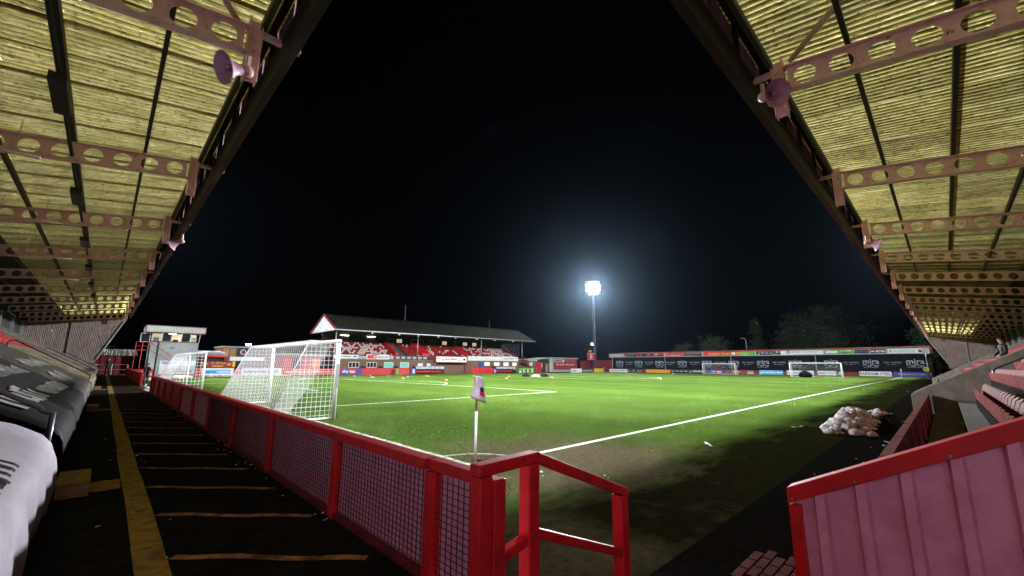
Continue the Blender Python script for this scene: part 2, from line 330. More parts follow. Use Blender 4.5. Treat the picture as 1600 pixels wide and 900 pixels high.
# outer aprons on the far sides
b = MB(); b.add([(-8, 71.6, -0.31), (125, 71.6, -0.53), (125, 110, -0.53), (-8, 110, -0.31)], [(0, 1, 2, 3)]); b.build('yard', 'asphalt', kind='structure')
b = MB(); b.add([(108, -8, -0.215), (140, -8, -0.215), (140, 71.6, -0.52), (108, 71.6, -0.52)], [(0, 1, 2, 3)]); b.build('yard', 'asphalt', kind='structure')

def line_strip(pts, wd=0.12, lift=0.006, mat='line_paint'):
    b = MB(); vs = []
    for i, p in enumerate(pts):
        p = Vector(p); a = Vector(pts[max(0, i-1)]); c = Vector(pts[min(len(pts)-1, i+1)]); d = (c-a).normalized(); s_ = Vector((-d.y, d.x))*wd/2
        for q in (p-s_, p+s_): vs.append((q.x, q.y, gz(q.x, q.y)+lift))
    b.add(vs, [(2*i, 2*i+2, 2*i+3, 2*i+1) for i in range(len(pts)-1)]); return b.build('pitch_line', mat, kind='structure')
def seg(a, b_, n=40): return [(a[0]+(b_[0]-a[0])*i/n, a[1]+(b_[1]-a[1])*i/n) for i in range(n+1)]
CY = GY+LY/2
line_strip(seg((GX, GY), (GX+LX, GY), 90), 0.13); line_strip(seg((GX, GY+LY), (GX+LX, GY+LY), 90))
line_strip(seg((GX, GY+.07), (GX, GY+LY-.07), 60), 0.11, .0075, 'line_worn'); line_strip(seg((GX+LX, GY+.07), (GX+LX, GY+LY-.07), 60), 0.12, .0075); line_strip(seg((GX+LX/2, GY+.07), (GX+LX/2, GY+LY-.07), 60), 0.12, .0075)
for sx, x0 in ((1, GX), (-1, GX+LX)):
    for dpt, hw in ((16.5, 20.16), (5.5, 9.16)):
        line_strip(seg((x0+sx*.07, CY-hw), (x0+sx*dpt, CY-hw))); line_strip(seg((x0+sx*.07, CY+hw), (x0+sx*dpt, CY+hw))); line_strip(seg((x0+sx*dpt, CY-hw+.06), (x0+sx*dpt, CY+hw-.06)), .12, .0075)
    a0 = math.acos(5.5/9.15)
    line_strip([(x0+sx*(11+9.15*math.cos(a)), CY+9.15*math.sin(a)) for a in [(-a0+2*a0*i/24)*0.985 for i in range(25)]])
line_strip([(GX+LX/2+9.15*math.cos(a), CY+9.15*math.sin(a)) for a in [2*math.pi*i/64 for i in range(65)]], .12, .009)
line_strip([(GX+math.cos(a), GY+math.sin(a)) for a in [R(4+82*i/10) for i in range(11)]], .09, .009, 'line_worn')

# ------------------------------------------------------------------ floodlight masts
def mast(loc, aim, label, wide, beam, h=26.0):
    root = thing('floodlight_mast', label, 'floodlight', loc, 'corner floodlight masts')
    g = loc[2]; x, y = loc[0], loc[1]
    MB().tube([(x, y, g), (x, y, g+1.0), (x, y, g+h)], [0.62, 0.55, 0.30], 12)     .build('pole', 'mast_steel', root, True)
    MB().box((x-.9, y-.9, g-.3), (x+.9, y+.9, g+.25)).build('base', 'concrete', root)
    d = Vector((aim[0]-x, aim[1]-y, 0)).normalized(); sd = Vector((-d.y, d.x, 0)); dn = (Vector(aim)-Vector((x, y, g+h))).normalized(); up = sd.cross(dn)*-1
    if up.z < 0: up = -up
    c = Vector((x, y, g+h))
    fr = MB()
    for k in range(6): fr.bar(c+d*.45-sd*2.2+Vector((0, 0, -.9+k*.8)), c+d*.45+sd*2.2+Vector((0, 0, -.9+k*.8)), .1, .1)
    for k in (-2.2, 0, 2.2): fr.bar(c+d*.36+sd*k+Vector((0, 0, -1.0)), c+d*.36+sd*k+Vector((0, 0, 3.3)), .1, .1, up=sd)
    fr.bar(c-d*.4+Vector((0, 0, -1.2)), c+d*.6+Vector((0, 0, -1.2)), 3.6, .06); fr.build('head_frame', 'galv', root)
    lp = MB()
    for r_ in range(5):
        for k in range(5):
            if r_ in (0, 4) and k in (0, 4): continue
            p = c+d*.75+sd*(-1.8+.9*k)+Vector((0, 0, -.55+.8*r_))
            lp = MB(); lp.tube([p-dn*.25, p, p+dn*.16], [.14, .34, .36], 12); o = lp.build('lamp', 'black_metal', root, True)
            MB().tube([p+dn*.165, p+dn*.172], .33, 12).build('lens', 'flood_lens', o)
    for nm, ang, pw, tgt in (('flood_light', 150, wide, aim), ('flood_beam', 62, beam, (aim[0]*.6+(52-aim[0])*0.9+8, aim[1]*.6+(38-aim[1])*.9+6, 0))):
        ld = bpy.data.lights.new(nm, 'SPOT'); ld.energy = pw; ld.spot_size = R(ang); ld.spot_blend = 1.0; ld.shadow_soft_size = 1.7; ld.color = (0.93, 0.98, 1.0)
        lo = bpy.data.objects.new(nm, ld); link(lo, root); lo.location = Vector((0, 0, h+.3))+d*1.4
        tv = Vector(tgt)-(Vector(loc)+lo.location); lo.rotation_euler = tv.to_track_quat('-Z', 'Y').to_euler()
    return root
PW = 125000
mast((112.5, 77.8, -0.5), (60, 40, 0), 'tall floodlight mast with blazing lamps beyond the far corner flag', PW*.8, PW*6.0)
mast((-6.0, -5.2, 0.0), (40, 34, 0), 'floodlight mast behind the corner where the two covered stands meet', PW*.95, PW*5.0, 33)
mast((-9.5, 84.0, -0.3), (46, 44, 0), 'floodlight mast behind the far end of the left covered stand', PW*.5, PW*4.0)
mast((114.0, -10.5, -0.2), (70, 36, 0), 'floodlight mast behind the far end of the right covered stand', PW*.6, PW*5.5)

# ------------------------------------------------------------------ covered stands: roof kit
SL = 0.14                                            # roof falls towards the back
def cell_beam(ln, dp=0.43, pitch=0.5, r=0.165, th=0.014):
    """castellated steel beam: web with round openings, two flanges; along -y from the origin, bottom at z=0 sloping with SL"""
    b = MB(); N = 24; n = int(ln/pitch)
    for k in range(n):
        y0 = -k*pitch-0.05; yc = y0-pitch/2; hp = pitch/2; hd = dp/2
        ang = [2*math.pi*(j+.5)/N for j in range(N)]
        inn = [(yc+r*math.cos(a), hd+r*math.sin(a)) for a in ang]; outp = []
        for a in ang:
            ca, sa = math.cos(a), math.sin(a); t = min(hp/abs(ca) if abs(ca) > 1e-6 else 9, hd/abs(sa) if abs(sa) > 1e-6 else 9); outp.append((yc+t*ca, hd+t*sa))
        cor = [(yc+hp, dp), (yc-hp, dp), (yc-hp, 0), (yc+hp, 0)]
        sh = lambda p, x: (x, p[0], p[1]+p[0]*SL)
        for x, fl in ((th/2, 1), (-th/2, -1)):
            vs = [sh(p, x) for p in inn]+[sh(p, x) for p in outp]
            fs = [(j, (j+1) % N, N+(j+1) % N, N+j) for j in range(N)]
            # corner fill
            base = len(vs); vs += [sh(p, x) for p in cor]
            for ci, (cy, cz) in enumerate(cor):
                j = min(range(N), key=lambda q: abs(((outp[q][0]+outp[(q+1) % N][0])/2-cy))+abs((outp[q][1]+outp[(q+1) % N][1])/2-cz))
                fs.append((N+j, N+(j+1) % N, base+ci))
            b.add(vs, fs)
        b.add([sh(p, th/2) for p in inn]+[sh(p, -th/2) for p in inn], [(j, (j+1) % N, N+(j+1) % N, N+j) for j in range(N)])
        b.add([sh((yc-hp+.06, hd-.004), th/2+.004), sh((yc-hp-.06, hd-.004), th/2+.004), sh((yc-hp-.06, hd+.004), th/2+.004), sh((yc-hp+.06, hd+.004), th/2+.004)], [(0, 1, 2, 3)])
    for z0, z1 in ((-0.018, 0.0), (dp, dp+0.018)):
        b.prism([(-0.08, 0, z0), (0.08, 0, z0), (0.08, 0, z1), (-0.08, 0, z1)], (0, -n*pitch-.1, -(n*pitch+.1)*SL))
    return b.mesh('beam', 'pink_steel')
def corr_sheet(name, wd, ln, mat, pitch=0.147, amp=0.025, seg=6, sag=True):
    n = int(round(wd/pitch))*seg
    b = MB(); b.grid(lambda u, v: ((u-.5)*wd, -v*ln, -v*ln*SL+amp*math.sin(2*math.pi*u*wd/pitch)), n, 2); return b.mesh(name, mat, True)
BEAM = cell_beam(7.0)
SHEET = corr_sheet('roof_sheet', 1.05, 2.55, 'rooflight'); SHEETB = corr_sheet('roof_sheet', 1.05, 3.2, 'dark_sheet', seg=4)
def rib_sheet(name, wd, ht, mat, pitch=0.15, amp=0.02):
    """vertical ribbed cladding piece, in local x / z"""
    b = MB(); prof = []
    x = -wd/2
    while x < wd/2-1e-6:
        for fx, d in ((0, 0), (.45, 0), (.55, -amp), (.9, -amp)): prof.append((min(wd/2, x+fx*pitch), d))
        x += pitch
    b.add([(px, py, z) for px, py in prof for z in (0, ht)], [(2*i, 2*i+2, 2*i+3, 2*i+1) for i in range(len(prof)-1)]); return b.mesh(name, mat)
FASC = rib_sheet('fascia_sheet', 1.0, 0.86, 'fascia_pink')
HORN = None
def inst(name, me, loc, rz, parent, **k):
    o = bpy.data.objects.new(name, me); o.rotation_euler = (0, 0, rz); o.location = Vector(loc)-wloc(parent); return link(o, parent, **k)

def stand_roof(root, W, rz, t_off, s0, s1, beams):
    """W maps (along, towards pitch, z) to world; t measured so that the brackets stand at t = 1.08 + t_off"""
    T = lambda s, t, z: W(s, t+t_off, z)
    for s in beams:
        inst('beam', BEAM, T(s, 0.98, 6.62), rz, root)
        b = MB()
        for a0, a1, t0, t1 in ((-.10, .10, .975, .992), (-.10, .10, 1.148, 1.165), (-.009, .009, .992, 1.148)):
            p, q = T(s+a0, t0, 6.13), T(s+a1, t1, 7.22); b.box([min(p[i], q[i]) for i in range(3)], [max(p[i], q[i]) for i in range(3)])
        for dz in (.12, .38, .62, .9):
            for da in (-.06, .06):
                p = Vector(T(s+da, .975, 6.13+dz)); q = Vector(T(s+da, .960, 6.13+dz)); b.tube([p, q], .013, 6)
        p, q = T(s-.05, 1.165, 7.0), T(s+.05, 1.75, 7.08); b.box([min(p[i], q[i]) for i in range(3)], [max(p[i], q[i]) for i in range(3)])
        b.build('bracket', 'pink_steel', root)
    zt = lambda t: 7.09-(1.0-t)*SL                  # top of the beams
    for t in (1.17, 0.06, -1.17, -2.40, -3.6, -4.8, -5.9):
        p, q = T(s0, t-.035, zt(t)+.0), T(s1, t+.035, zt(t)+.15); b = MB().box([min(p[i], q[i]) for i in range(3)], [max(p[i], q[i]) for i in range(3)])
        b.build('purlin', 'black_steel', root)
    n = int((s1-s0)/1.0)
    for k in range(n):
        s = s0+.5+k
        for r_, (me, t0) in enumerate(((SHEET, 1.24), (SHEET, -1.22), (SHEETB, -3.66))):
            o = inst('roof_sheet', me, T(s, t0, zt(t0)+.185+.012*(k % 2)+.028*(2-r_)+rnd.uniform(-.003, .003)), rz, root)
    # edge: gutter, ribbed fascia pieces, rails and stub posts
    b = MB(); sec = [(1.50, 6.74), (1.60, 6.62), (1.64, 6.80), (1.66, 7.02), (1.46, 7.02)]
    k = len(sec); b.add([T(s0, *c) for c in sec]+[T(s1, *c) for c in sec], [tuple(range(k)), tuple(range(2*k-1, k-1, -1))]+[(i, (i+1) % k, k+(i+1) % k, k+i) for i in range(k)]); b.build('gutter', 'gutter', root)
    for t0, t1, z0, z1 in ((1.44, 1.52, 7.04, 7.12), (1.42, 1.52, 7.80, 7.92)):
        p, q = T(s0, t0, z0), T(s1, t1, z1); MB().box([min(p[i], q[i]) for i in range(3)], [max(p[i], q[i]) for i in range(3)]).build('edge_rail', 'black_steel', root)
    p, q = T(s0, 1.20, 7.93), T(s1, 1.66, 7.96); MB().box([min(p[i], q[i]) for i in range(3)], [max(p[i], q[i]) for i in range(3)]).build('light_gap_plate', 'rooflight', root)  # translucent plate added to soften light through the roof gap and brighten the fascia
    p, q = T(s0, 1.19, 7.30), T(s1, 1.215, 7.929); MB().box([min(p[i], q[i]) for i in range(3)], [max(p[i], q[i]) for i in range(3)]).build('edge_closer', 'black_steel', root)
    for k in range(n): inst('fascia_sheet', FASC, T(s0+.5+k, 1.575+.004*(k % 2), 7.03), rz, root)
    s = beams[0]-12
    while s < s1:
        if s > s0:
            p, q = T(s-.05, 1.45, 7.12), T(s+.05, 1.52, 7.80); MB().box([min(p[i], q[i]) for i in range(3)], [max(p[i], q[i]) for i in range(3)]).build('stub_post', 'black_steel', root)
        s += 1.6
def horn_speaker(c, d, label):
    """re-entrant horn: flared bell, throat, driver, yoke; c = mouth centre, d = facing"""
    d = Vector(d).normalized(); c = Vector(c); root = thing('horn_loudspeaker', label, 'loudspeaker', tuple(c-d*.42), 'horn loudspeakers on the roof brackets')
    prof = [(-.30, .065), (-.22, .075), (-.14, .105), (-.07, .155), (-.02, .205), (0, .232)]
    MB().tube([c+d*a for a, _ in prof], [r_ for _, r_ in prof], 24, cap=False).build('bell', 'horn', root, True)
    MB().tube([c+d*.002, c-d*.008], .238, 24, cap=False).build('rim', 'black_metal', root)
    MB().tube([c-d*.13, c-d*.04], [.045, .04], 12).build('throat', 'horn', root, True)
    MB().tube([c-d*.42, c-d*.40, c-d*.30], [.06, .085, .085], 16).build('driver', 'pink_steel', root, True)
    MB().bar(c-d*.36+Vector((0, 0, .05)), c-d*.36+Vector((0, 0, .26)), .05, .05, up=d).build('yoke', 'pink_steel', root)
    return root

# ------------------------------------------------------------------ left covered stand (behind the near goal)
LS = thing('covered_stand', 'covered stand on the left with translucent yellow roof behind the near goal', 'stand', (-3, 30, 0))
LW = lambda s, t, z: (t, s, z)
LB = [0.75+6.4*k for k in range(0, 11)]
stand_roof(LS, LW, R(-90), 0.0, -9.0, 66.0, [s for s in LB if s > 5])
RS = thing('covered_stand', 'covered stand on the right with translucent yellow roof along the touchline', 'stand', (45, -3, 0))
RW = lambda s, t, z: (s, t, z)
RB = [8.15+5.95*k for k in range(0, 15)]
stand_roof(RS, RW, 0.0, 0.40, 1.9, 93.9, RB)
MB().tube([(0.92, 7.32, 7.12), (-3.4, 0.9, 6.62)], .045, 10).build('brace', 'pink_steel', LS, True)
MB().tube([(8.10, 1.25, 7.12), (2.2, -3.4, 6.55)], .045, 10).build('brace', 'pink_steel', RS, True)
horn_speaker((0.70, 6.92, 6.05), (-.88, -.22, -.42), 'pink horn loudspeaker on the nearest bracket of the left stand roof')
horn_speaker((1.22, 19.35, 6.0), (-.7, .4, -.4), 'small horn loudspeaker on the third bracket of the left stand roof')
horn_speaker((7.70, 1.42, 6.36), (-.55, -.72, -.42), 'pink horn loudspeaker on the nearest bracket of the right stand roof')
horn_speaker((19.7, 1.15, 6.1), (.3, -.8, -.4), 'small horn loudspeaker on the third bracket of the right stand roof')

# conduit with light boxes under the left roof, battens on drop rods
b = MB(); b.tube([(-1.16, -2, 6.46), (-1.16, 60, 6.46)], .035, 8); b.build('conduit', 'black_steel', LS, True)
for s in (9.6, 16.0, 22.4, 28.8, 35.2, 41.6):
    MB().box((-1.27, s, 6.28), (-1.05, s+1.35, 6.43)).build('light_box', 'black_steel', LS)
for s in (13.0, 19.0, 25.5, 32.0):
    b = MB(); b.bar((-3.1, s, 5.98), (-1.55, s, 6.04), .09, .05); b.tube([(-1.9, s, 6.04), (-1.9, s, 6.75)], .008, 5); b.tube([(-2.8, s, 6.0), (-2.8, s, 6.6)], .008, 5); b.build('batten', 'pink_steel', LS)

# pale wall added behind the camera to bounce floodlight onto fence and panel
pm('bounce_render', (0.80, 0.70, 0.76), (0.66, 0.56, 0.62), 2.0, 0.9, 0.1)
b = MB(); b.prism([(-2.9, 1.4, -.2), (1.5, -3.4, -.2), (1.35, -3.55, -.2), (-3.05, 1.25, -.2)], (0, 0, 4.4)); b.build('bounce_wall', 'bounce_render', kind='structure')

# terrace, back wall, gable of a stand
def terrace(root, W, t0, n, s0, s1, dt, dz, zf, mat):
    for i in range(n):
        p, q = W(s0, t0-dt*(i+1), -0.3), W(s1, t0-dt*i-.002, zf+dz*i); MB().box([min(p[j], q[j]) for j in range(3)], [max(p[j], q[j]) for j in range(3)]).build('step', mat, root)
terrace(LS, LW, -0.35, 10, -6, 65.5, 0.6, 0.33, 0.55, 'dark_concrete')
terrace(RS, RW, 0.45, 10, 4.1, 93.5, 0.6, 0.33, 0.22, 'dark_concrete')
MB().box((-6.75, -9, -.3), (-6.55, 66, 5.9)).build('back_wall', 'far_wall', LS)
MB().box((1.9, -6.0, -.3), (93.9, -5.8, 5.9)).build('back_wall', 'far_wall', RS)
for s in LB[1:]: MB().box((-6.52, s-.1, 3.6), (-6.3, s+.1, 5.7)).build('column', 'galv', LS)
for s in RB: MB().box((s-.1, -5.78, 3.2), (s+.1, -5.58, 5.6)).build('column', 'galv', RS)
# slanting end gables: ribbed sheet, white front edge
def gable(root, W, s, pts, edge, post):
    b = MB(); n = 60; ts = [p[0] for p in pts]; lo, hi = min(ts), max(ts)
    def zr(t, up):
        zs = []
        for (t0, z0), (t1, z1) in zip(pts, pts[1:]+pts[:1]):
            if min(t0, t1)-1e-6 <= t <= max(t0, t1)+1e-6 and abs(t1-t0) > 1e-6: zs.append(z0+(z1-z0)*(t-t0)/(t1-t0))
        return (max if up else min)(zs)
    vs = []
    for i in range(n*2+1):
        t = lo+(hi-lo)*i/(n*2); o = .03*(i % 2); vs += [W(s+o, t, zr(t, 0)), W(s+o, t, zr(t, 1))]
    b.add(vs, [(2*i, 2*i+2, 2*i+3, 2*i+1) for i in range(n*2)]); b.build('gable_sheet', 'gable_sheet', root)
    MB().bar(W(s-.06, *edge[0]), W(s-.06, *edge[1]), .12, .12).build('gable_edge', 'board_grey', root)
    MB().box([min(a, c) for a, c in zip(W(s-.12, post-.05, 1.5), W(s-.04, post+.05, 6))], [max(a, c) for a, c in zip(W(s-.12, post-.05, 1.5), W(s-.04, post+.05, 6))]).build('gable_post', 'galv', root)
    MB().bar(W(s-.05, pts[0][0]-.6, 3.4), W(s-.05, pts[2][0]+.1, 3.4), .06, .06).build('gable_rail', 'black_steel', root)
gable(LS, LW, 65.8, [(1.3, 6.75), (-0.6, 2.0), (-0.7, 1.5), (-6.5, 1.5), (-6.5, 5.85)], ((1.3, 6.7), (-.62, 1.95)), -3.0)
gable(RS, RW, 93.6, [(1.75, 6.8), (-.35, 2.2), (-.4, 1.5), (-5.8, 1.5), (-5.8, 5.9)], ((1.75, 6.75), (-.36, 2.2)), -2.6)

# sloping concrete stair walls
def stair_wall(root, W, s, th, prof, mat='concrete', name='stair_wall'):
    b = MB(); e = Vector(W(s+th, 0, 0))-Vector(W(s, 0, 0)); b.prism([W(s, t, z) for t, z in prof], e); return bevel(b.build(name, mat, root), .012)
for s in (22.4, 24.3, 56.8, 58.6):
    g = gz(s, 0); stair_wall(RS, RW, s, .17, [(1.06, g-.2), (1.06, g+.72), (.98, g+.78), (-5.7, 4.45), (-5.7, 3.0), (-.4, g-.2)])
for s in (38.6, 40.4, 52.5):
    stair_wall(LS, LW, s, .17, [(-.28, -.2), (-.28, 1.12), (-.36, 1.18), (-6.4, 4.5), (-6.4, 3.2), (-1.6, -.2)])
# front wall of the right stand: red boards with gaps on posts
for s0 in [4.6+1.98*k for k in range(9)]:
    MB().box((s0, .56, .05), (s0+1.9, .66, .74)).build('front_board', 'front_red', RS)
    MB().box((s0-.04, .50, .0), (s0+.03, .555, .70)).build('front_post', 'dark_red', RS)
for s0 in [24.6+2.0*k for k in range(16)]+[59+2*k for k in range(17)]:
    MB().box((s0, .56, gz(s0, 0)+.03), (s0+1.94, .66, .72)).build('front_board', 'concrete', RS)

# seats -----------------------------------------------------------------
def seat_mesh(mats):
    """tip-up stadium seat facing +y: curved back shell, folded pan, side brackets; origin on the step"""
    b = MB(); w_ = .215
    def back(u, v):
        x = (u-.5)*2*w_; z = .44+.38*v; return (x*(1-.12*v*v), -.02-.07*v+.05*(2*u-1)**2, z-(.04*(2*u-1)**2 if v > .9 else 0))
    b.grid(back, 6, 3); b.grid(lambda u, v: (lambda p: (p[0], p[1]-.025, p[2]))(back(1-u, v)), 6, 3)
    b.grid(lambda u, v: (lambda p: (p[0], p[1]-.025*v, p[2]))(back(u, 1.0)), 6, 1)
    b.grid(lambda u, v: ((u-.5)*2*w_*.92, .10+.03*v-.03*math.cos(math.pi*(u-.5)), .40+.30*v), 4, 2)
    for x in (-.2, .2): b.box((x-.012, -.06, .22), (x+.012, .12, .44), 1); b.box((x-.018, -.10, .0), (x+.018, -.06, .42), 1)
    b.box((-.23, -.03, .36), (.23, .01, .40), 1)
    return b.mesh('seat', mats, False)
SEAT = seat_mesh(['red_seat', 'black_metal']); SEATW = seat_mesh(['seat_highlight', 'black_metal'])
def seat_row(root, W, rz, t, z, s0, s1, pick=None, pitch=.46):
    e = bpy.data.objects.new('seat_row', None); e.location = Vector(W((s0+s1)/2, t, z))-wloc(root); link(e, root)
    s = s0+.23
    while s < s1:
        inst('seat', (SEATW if pick and pick(s) else SEAT), W(s, t, z), rz, e); s += pitch
def joined_seats(root, W, rz, rows, name='seat_block', pick=None, pitch=.46):
    b = MB(); c, s_ = math.cos(rz), math.sin(rz)
    src = [(v.co.copy()) for v in SEAT.vertices]; fs = [tuple(p.vertices) for p in SEAT.polygons]; mi = [p.material_index for p in SEAT.polygons]
    for t, z, s0, s1 in rows:
        s = s0+.23
        while s < s1:
            o = Vector(W(s, t, z)); k = len(b.v)
            b.v += [(o.x+v.x*c-v.y*s_, o.y+v.x*s_+v.y*c, o.z+v.z) for v in src]; b.f += [tuple(k+i for i in f) for f in fs]
            wh = pick and pick(s, t); b.m += [(2 if wh and m == 0 and q >= 36 else m) for q, m in enumerate(mi)]; s += pitch  # white rim and pan imitate light catching the seat
    return b.build(name, ['red_seat', 'black_metal', 'seat_highlight'], root, kind='stuff')
step_r = lambda i: (0.45-.6*i-.38, .22+.33*i)          # seat position (t, z) on step i of the right stand
for i in range(1, 5): seat_row(RS, RW, 0, step_r(i)[0], step_r(i)[1], 5.2, 15.1 if i == 1 else 21.9)
for i in (2, 3, 4): seat_row(RS, RW, 0, step_r(i)[0], step_r(i)[1], 25.2, 46)
joined_seats(RS, RW, 0, [(*step_r(i), 25.2, 56.3) for i in (5, 6, 7, 8, 9)]+[(*step_r(i), 46.1, 56.3) for i in (2, 3, 4)]+[(*step_r(i), 59, 92) for i in range(1, 10)])
for i in (4, 5, 6, 7): seat_row(LS, LW, R(-90), -.35-.6*i-.38, .55+.33*i, 13.0, 37.0)
# grab rail at the stair head of the right stand
MB().tube([(21.2, -1.08, .9), (21.2, -1.08, 1.66), (21.2, -1.15, 1.72), (21.2, -4.2, 3.4)], .03, 8).build('grab_rail', 'dark_tube', RS, True)

# ------------------------------------------------------------------ left walkway, yellow lines, covers over the seats
WZ = 0.30
MB().box((-0.45, -8, -.4), (1.74, 66, WZ)).build('walkway', 'walk', kind='structure')
MB().box((1.745, 2.2, -.4), (1.86, 66, WZ-.02)).build('walkway_edge', 'dark_concrete', kind='structure')
for k in range(2): MB().box((1.86+.32*k, .9, -.4), (2.18+.32*k, 2.0, WZ-.10*(k+1))).build('corner_step', 'dark_concrete', kind='structure')
def wob(pts, wd, mat, lift, name):
    b = MB(); vs = []
    for i, (x, y) in enumerate(pts):
        a = pts[max(0, i-1)]; c = pts[min(len(pts)-1, i+1)]; d = Vector((c[0]-a[0], c[1]-a[1])).normalized(); q = Vector((-d.y, d.x))*wd/2*(1+rnd.uniform(-.04, .04))
        vs += [(x-q.x, y-q.y, WZ+lift), (x+q.x, y+q.y, WZ+lift)]
    b.add(vs, [(2*i, 2*i+2, 2*i+3, 2*i+1) for i in range(len(pts)-1)]); b.build(name, mat, kind='structure')
wob([(.44+.005*math.sin(y*1.3), y) for y in [-2+.7*i for i in range(96)]], .19, 'yellow_paint', .004, 'yellow_line')
y = 4.26-2*1.22
while y < 64:
    off = rnd.uniform(-.02, .02); wob([(.56+1.06*i/12, y+off-1.04*i/12+.022*math.sin(i*.9+y)) for i in range(13)], .075, 'hatch_paint', .005, 'hatch_line'); y += 1.22
for y in (7.1, 17.9, 30.5): wob([(.02+.31*i/4, y) for i in range(5)], .55, 'yellow_paint', .006, 'yellow_line')

def cover(y0, y1, mat, label, seed, top=-3.0):
    """taut sheet over raked seats: rolls over the front edge and hangs to the walkway with folds"""
    rn = random.Random(seed)
    prof = [(-.24, .36), (-.215, .55), (-.225, .78), (-.27, .93), (-.36, 1.02), (-.6, 1.14), (-1.2, 1.47), (-1.9, 1.86), (top, 2.46), (top-.15, 2.40)]
    L = [0]
    for p, q in zip(prof, prof[1:]): L.append(L[-1]+math.dist(p, q))
    def fn(u, v):
        yy = y0+(y1-y0)*u; s_ = v*L[-1]; i = max(j for j in range(len(L)-1) if L[j] <= s_+1e-9); f = (s_-L[i])/(L[i+1]-L[i])
        x = prof[i][0]*(1-f)+prof[i+1][0]*f; z = prof[i][1]*(1-f)+prof[i+1][1]*f
        hang = max(0, 1-s_/.75)
        nz = noise.noise(Vector((yy*3.1, s_*.6, seed)))+.5*noise.noise(Vector((yy*8, s_*1.4, seed+5)))
        x += hang*.075*nz; z += (.028*noise.noise(Vector((yy*.9, s_*2.0, seed+9)))+.012*math.sin(s_*9)*(1 if s_ > .9 else 0)); z += -.02*hang*abs(noise.noise(Vector((yy*2, 3, seed))))
        ed = min(u, 1-u)*(y1-y0)
        if ed < .12: z -= (.12-ed)*1.2*(0.4+.6*v if s_ > .5 else .3)
        return (x, yy, z)
    b = MB(); b.grid(fn, max(12, int((y1-y0)*7)), 34)
    o = b.build('seat_cover', mat, smooth=True, loc=(-.3, (y0+y1)/2, WZ)); sm = o.modifiers.new('solid', 'SOLIDIFY'); sm.thickness = .012
    return tag(o, label, 'tarpaulin'), fn, L[-1]
def cover_marks(o, fn, Lt, spans, mat, seed):
    """worn printed strokes on a cover, lying 8 mm over the cloth"""
    rn = random.Random(seed); b = MB()
    for (u0, u1, v0, v1, n) in spans:
        for k in range(n):
            a = u0+(u1-u0)*(k+.15)/n; c = a+(u1-u0)/n*rn.uniform(.4, .6); va = v0+(v1-v0)*rn.uniform(0, .12); vb = v1-(v1-v0)*rn.uniform(0, .15); sk = rn.uniform(-.2, .2)*(u1-u0)/n
            vs = []
            for j in range(7):
                v = va+(vb-va)*j/6
                for uu in (a, c): p = fn(uu+sk*j/6, v); vs.append((p[0]+.012, p[1], p[2]+.022))
            b.add(vs, [(2*j, 2*j+2, 2*j+3, 2*j+1) for j in range(6)])
            if rn.random() < .55 and k < n-1:
                v = rn.choice((va, (va+vb)/2, vb)); e = u0+(u1-u0)*(k+1.3)/n; vs = []
                for j in range(4):
                    for vv in (v, v+.025): p = fn(a+(e-a)*j/3, vv); vs.append((p[0]+.012, p[1], p[2]+.024))
                b.add(vs, [(2*j, 2*j+2, 2*j+3, 2*j+1) for j in range(3)])
    b.build('print', mat, o, kind='stuff')
c = cover(1.6, 6.55, 'white_tarp', 'white cover pulled over the nearest seats at the bottom left corner', 3); cover_marks(*c, [(.40, .62, .17, .225, 7)], 'board_black', 1)
c = cover(7.6, 15.6, 'black_tarp', 'glossy black cover with white print just past the nearest handrail', 11); cover_marks(*c, [(.02, .40, .24, .34, 8), (.46, .92, .23, .33, 9), (.25, .92, .42, .52, 13)], 'print_white', 2)
c = cover(15.9, 24.6, 'grey_tarp', 'dark grey cover with white print, second beyond the nearest handrail', 17); cover_marks(*c, [(.1, .5, .26, .38, 9), (.15, .85, .48, .60, 14)], 'print_white', 3)
c = cover(26.0, 38.2, 'brown_tarp', 'olive brown cover with white print before the concrete stair wall', 23); cover_marks(*c, [(.1, .45, .34, .46, 9), (.3, .85, .56, .70, 14)], 'print_white', 4)
def hoop_rail(y, label):
    pts = [(-.33, y, WZ), (-.33, y, 1.18)]+[(-.33-.13*math.sin(a)*1.0-.0, y, 1.18+.13*(1-math.cos(a))) for a in [R(15*k) for k in range(1, 5)]]
    pts += [(-2.6, y, 2.55), (-2.72, y, 2.52), (-2.78, y, 2.40), (-2.78, y, 1.75)]
    r = thing('stair_handrail', label, 'handrail', (-.33, y, WZ), 'stair handrails of the left stand')
    MB().tube(pts, .027, 10).build('tube', 'dark_tube', r, True); MB().tube([(-.33, y, WZ), (-.33, y, WZ+.012)], .07, 12).build('foot_plate', 'dark_tube', r)
hoop_rail(7.0, 'nearest bent steel handrail between the white and the black cover'); hoop_rail(25.3, 'bent steel handrail between the grey and the brown cover'); hoop_rail(39.5, 'bent steel handrail between the two concrete stair walls'); hoop_rail(53.4, 'farthest bent steel handrail of the left stand')
def wood_step(x, y, label, lx=.26, ly=.75, base=WZ):
    r = thing('wooden_step', label, 'step', (x, y, base), 'loose wooden steps')
    bevel(MB().box((x, y, base), (x+lx, y+ly, base+.13)).build('riser', 'wood', r), .008)
    for k in range(2): bevel(MB().box((x-.01+lx*.5*k+.004*k, y-.01, base+.131), (x+lx*.5*(k+1)-.004, y+ly+.01, base+.155)).build('plank', 'yellow_paint' if k else 'wood', r), .006)
wood_step(-.19, 6.7, 'wooden step with a yellow edge beside the white cover'); wood_step(-.19, 17.5, 'wooden step halfway along the left walkway'); wood_step(-.19, 30.2, 'far wooden step near the end of the left walkway')
wood_step(16.0, .70, 'low wooden block on the dark track by the red front boards', .5, .28, gz(16, 0)+.02); wood_step(17.2, .68, 'second wooden block beside the red front boards', .5, .22, gz(17, 0)+.02)
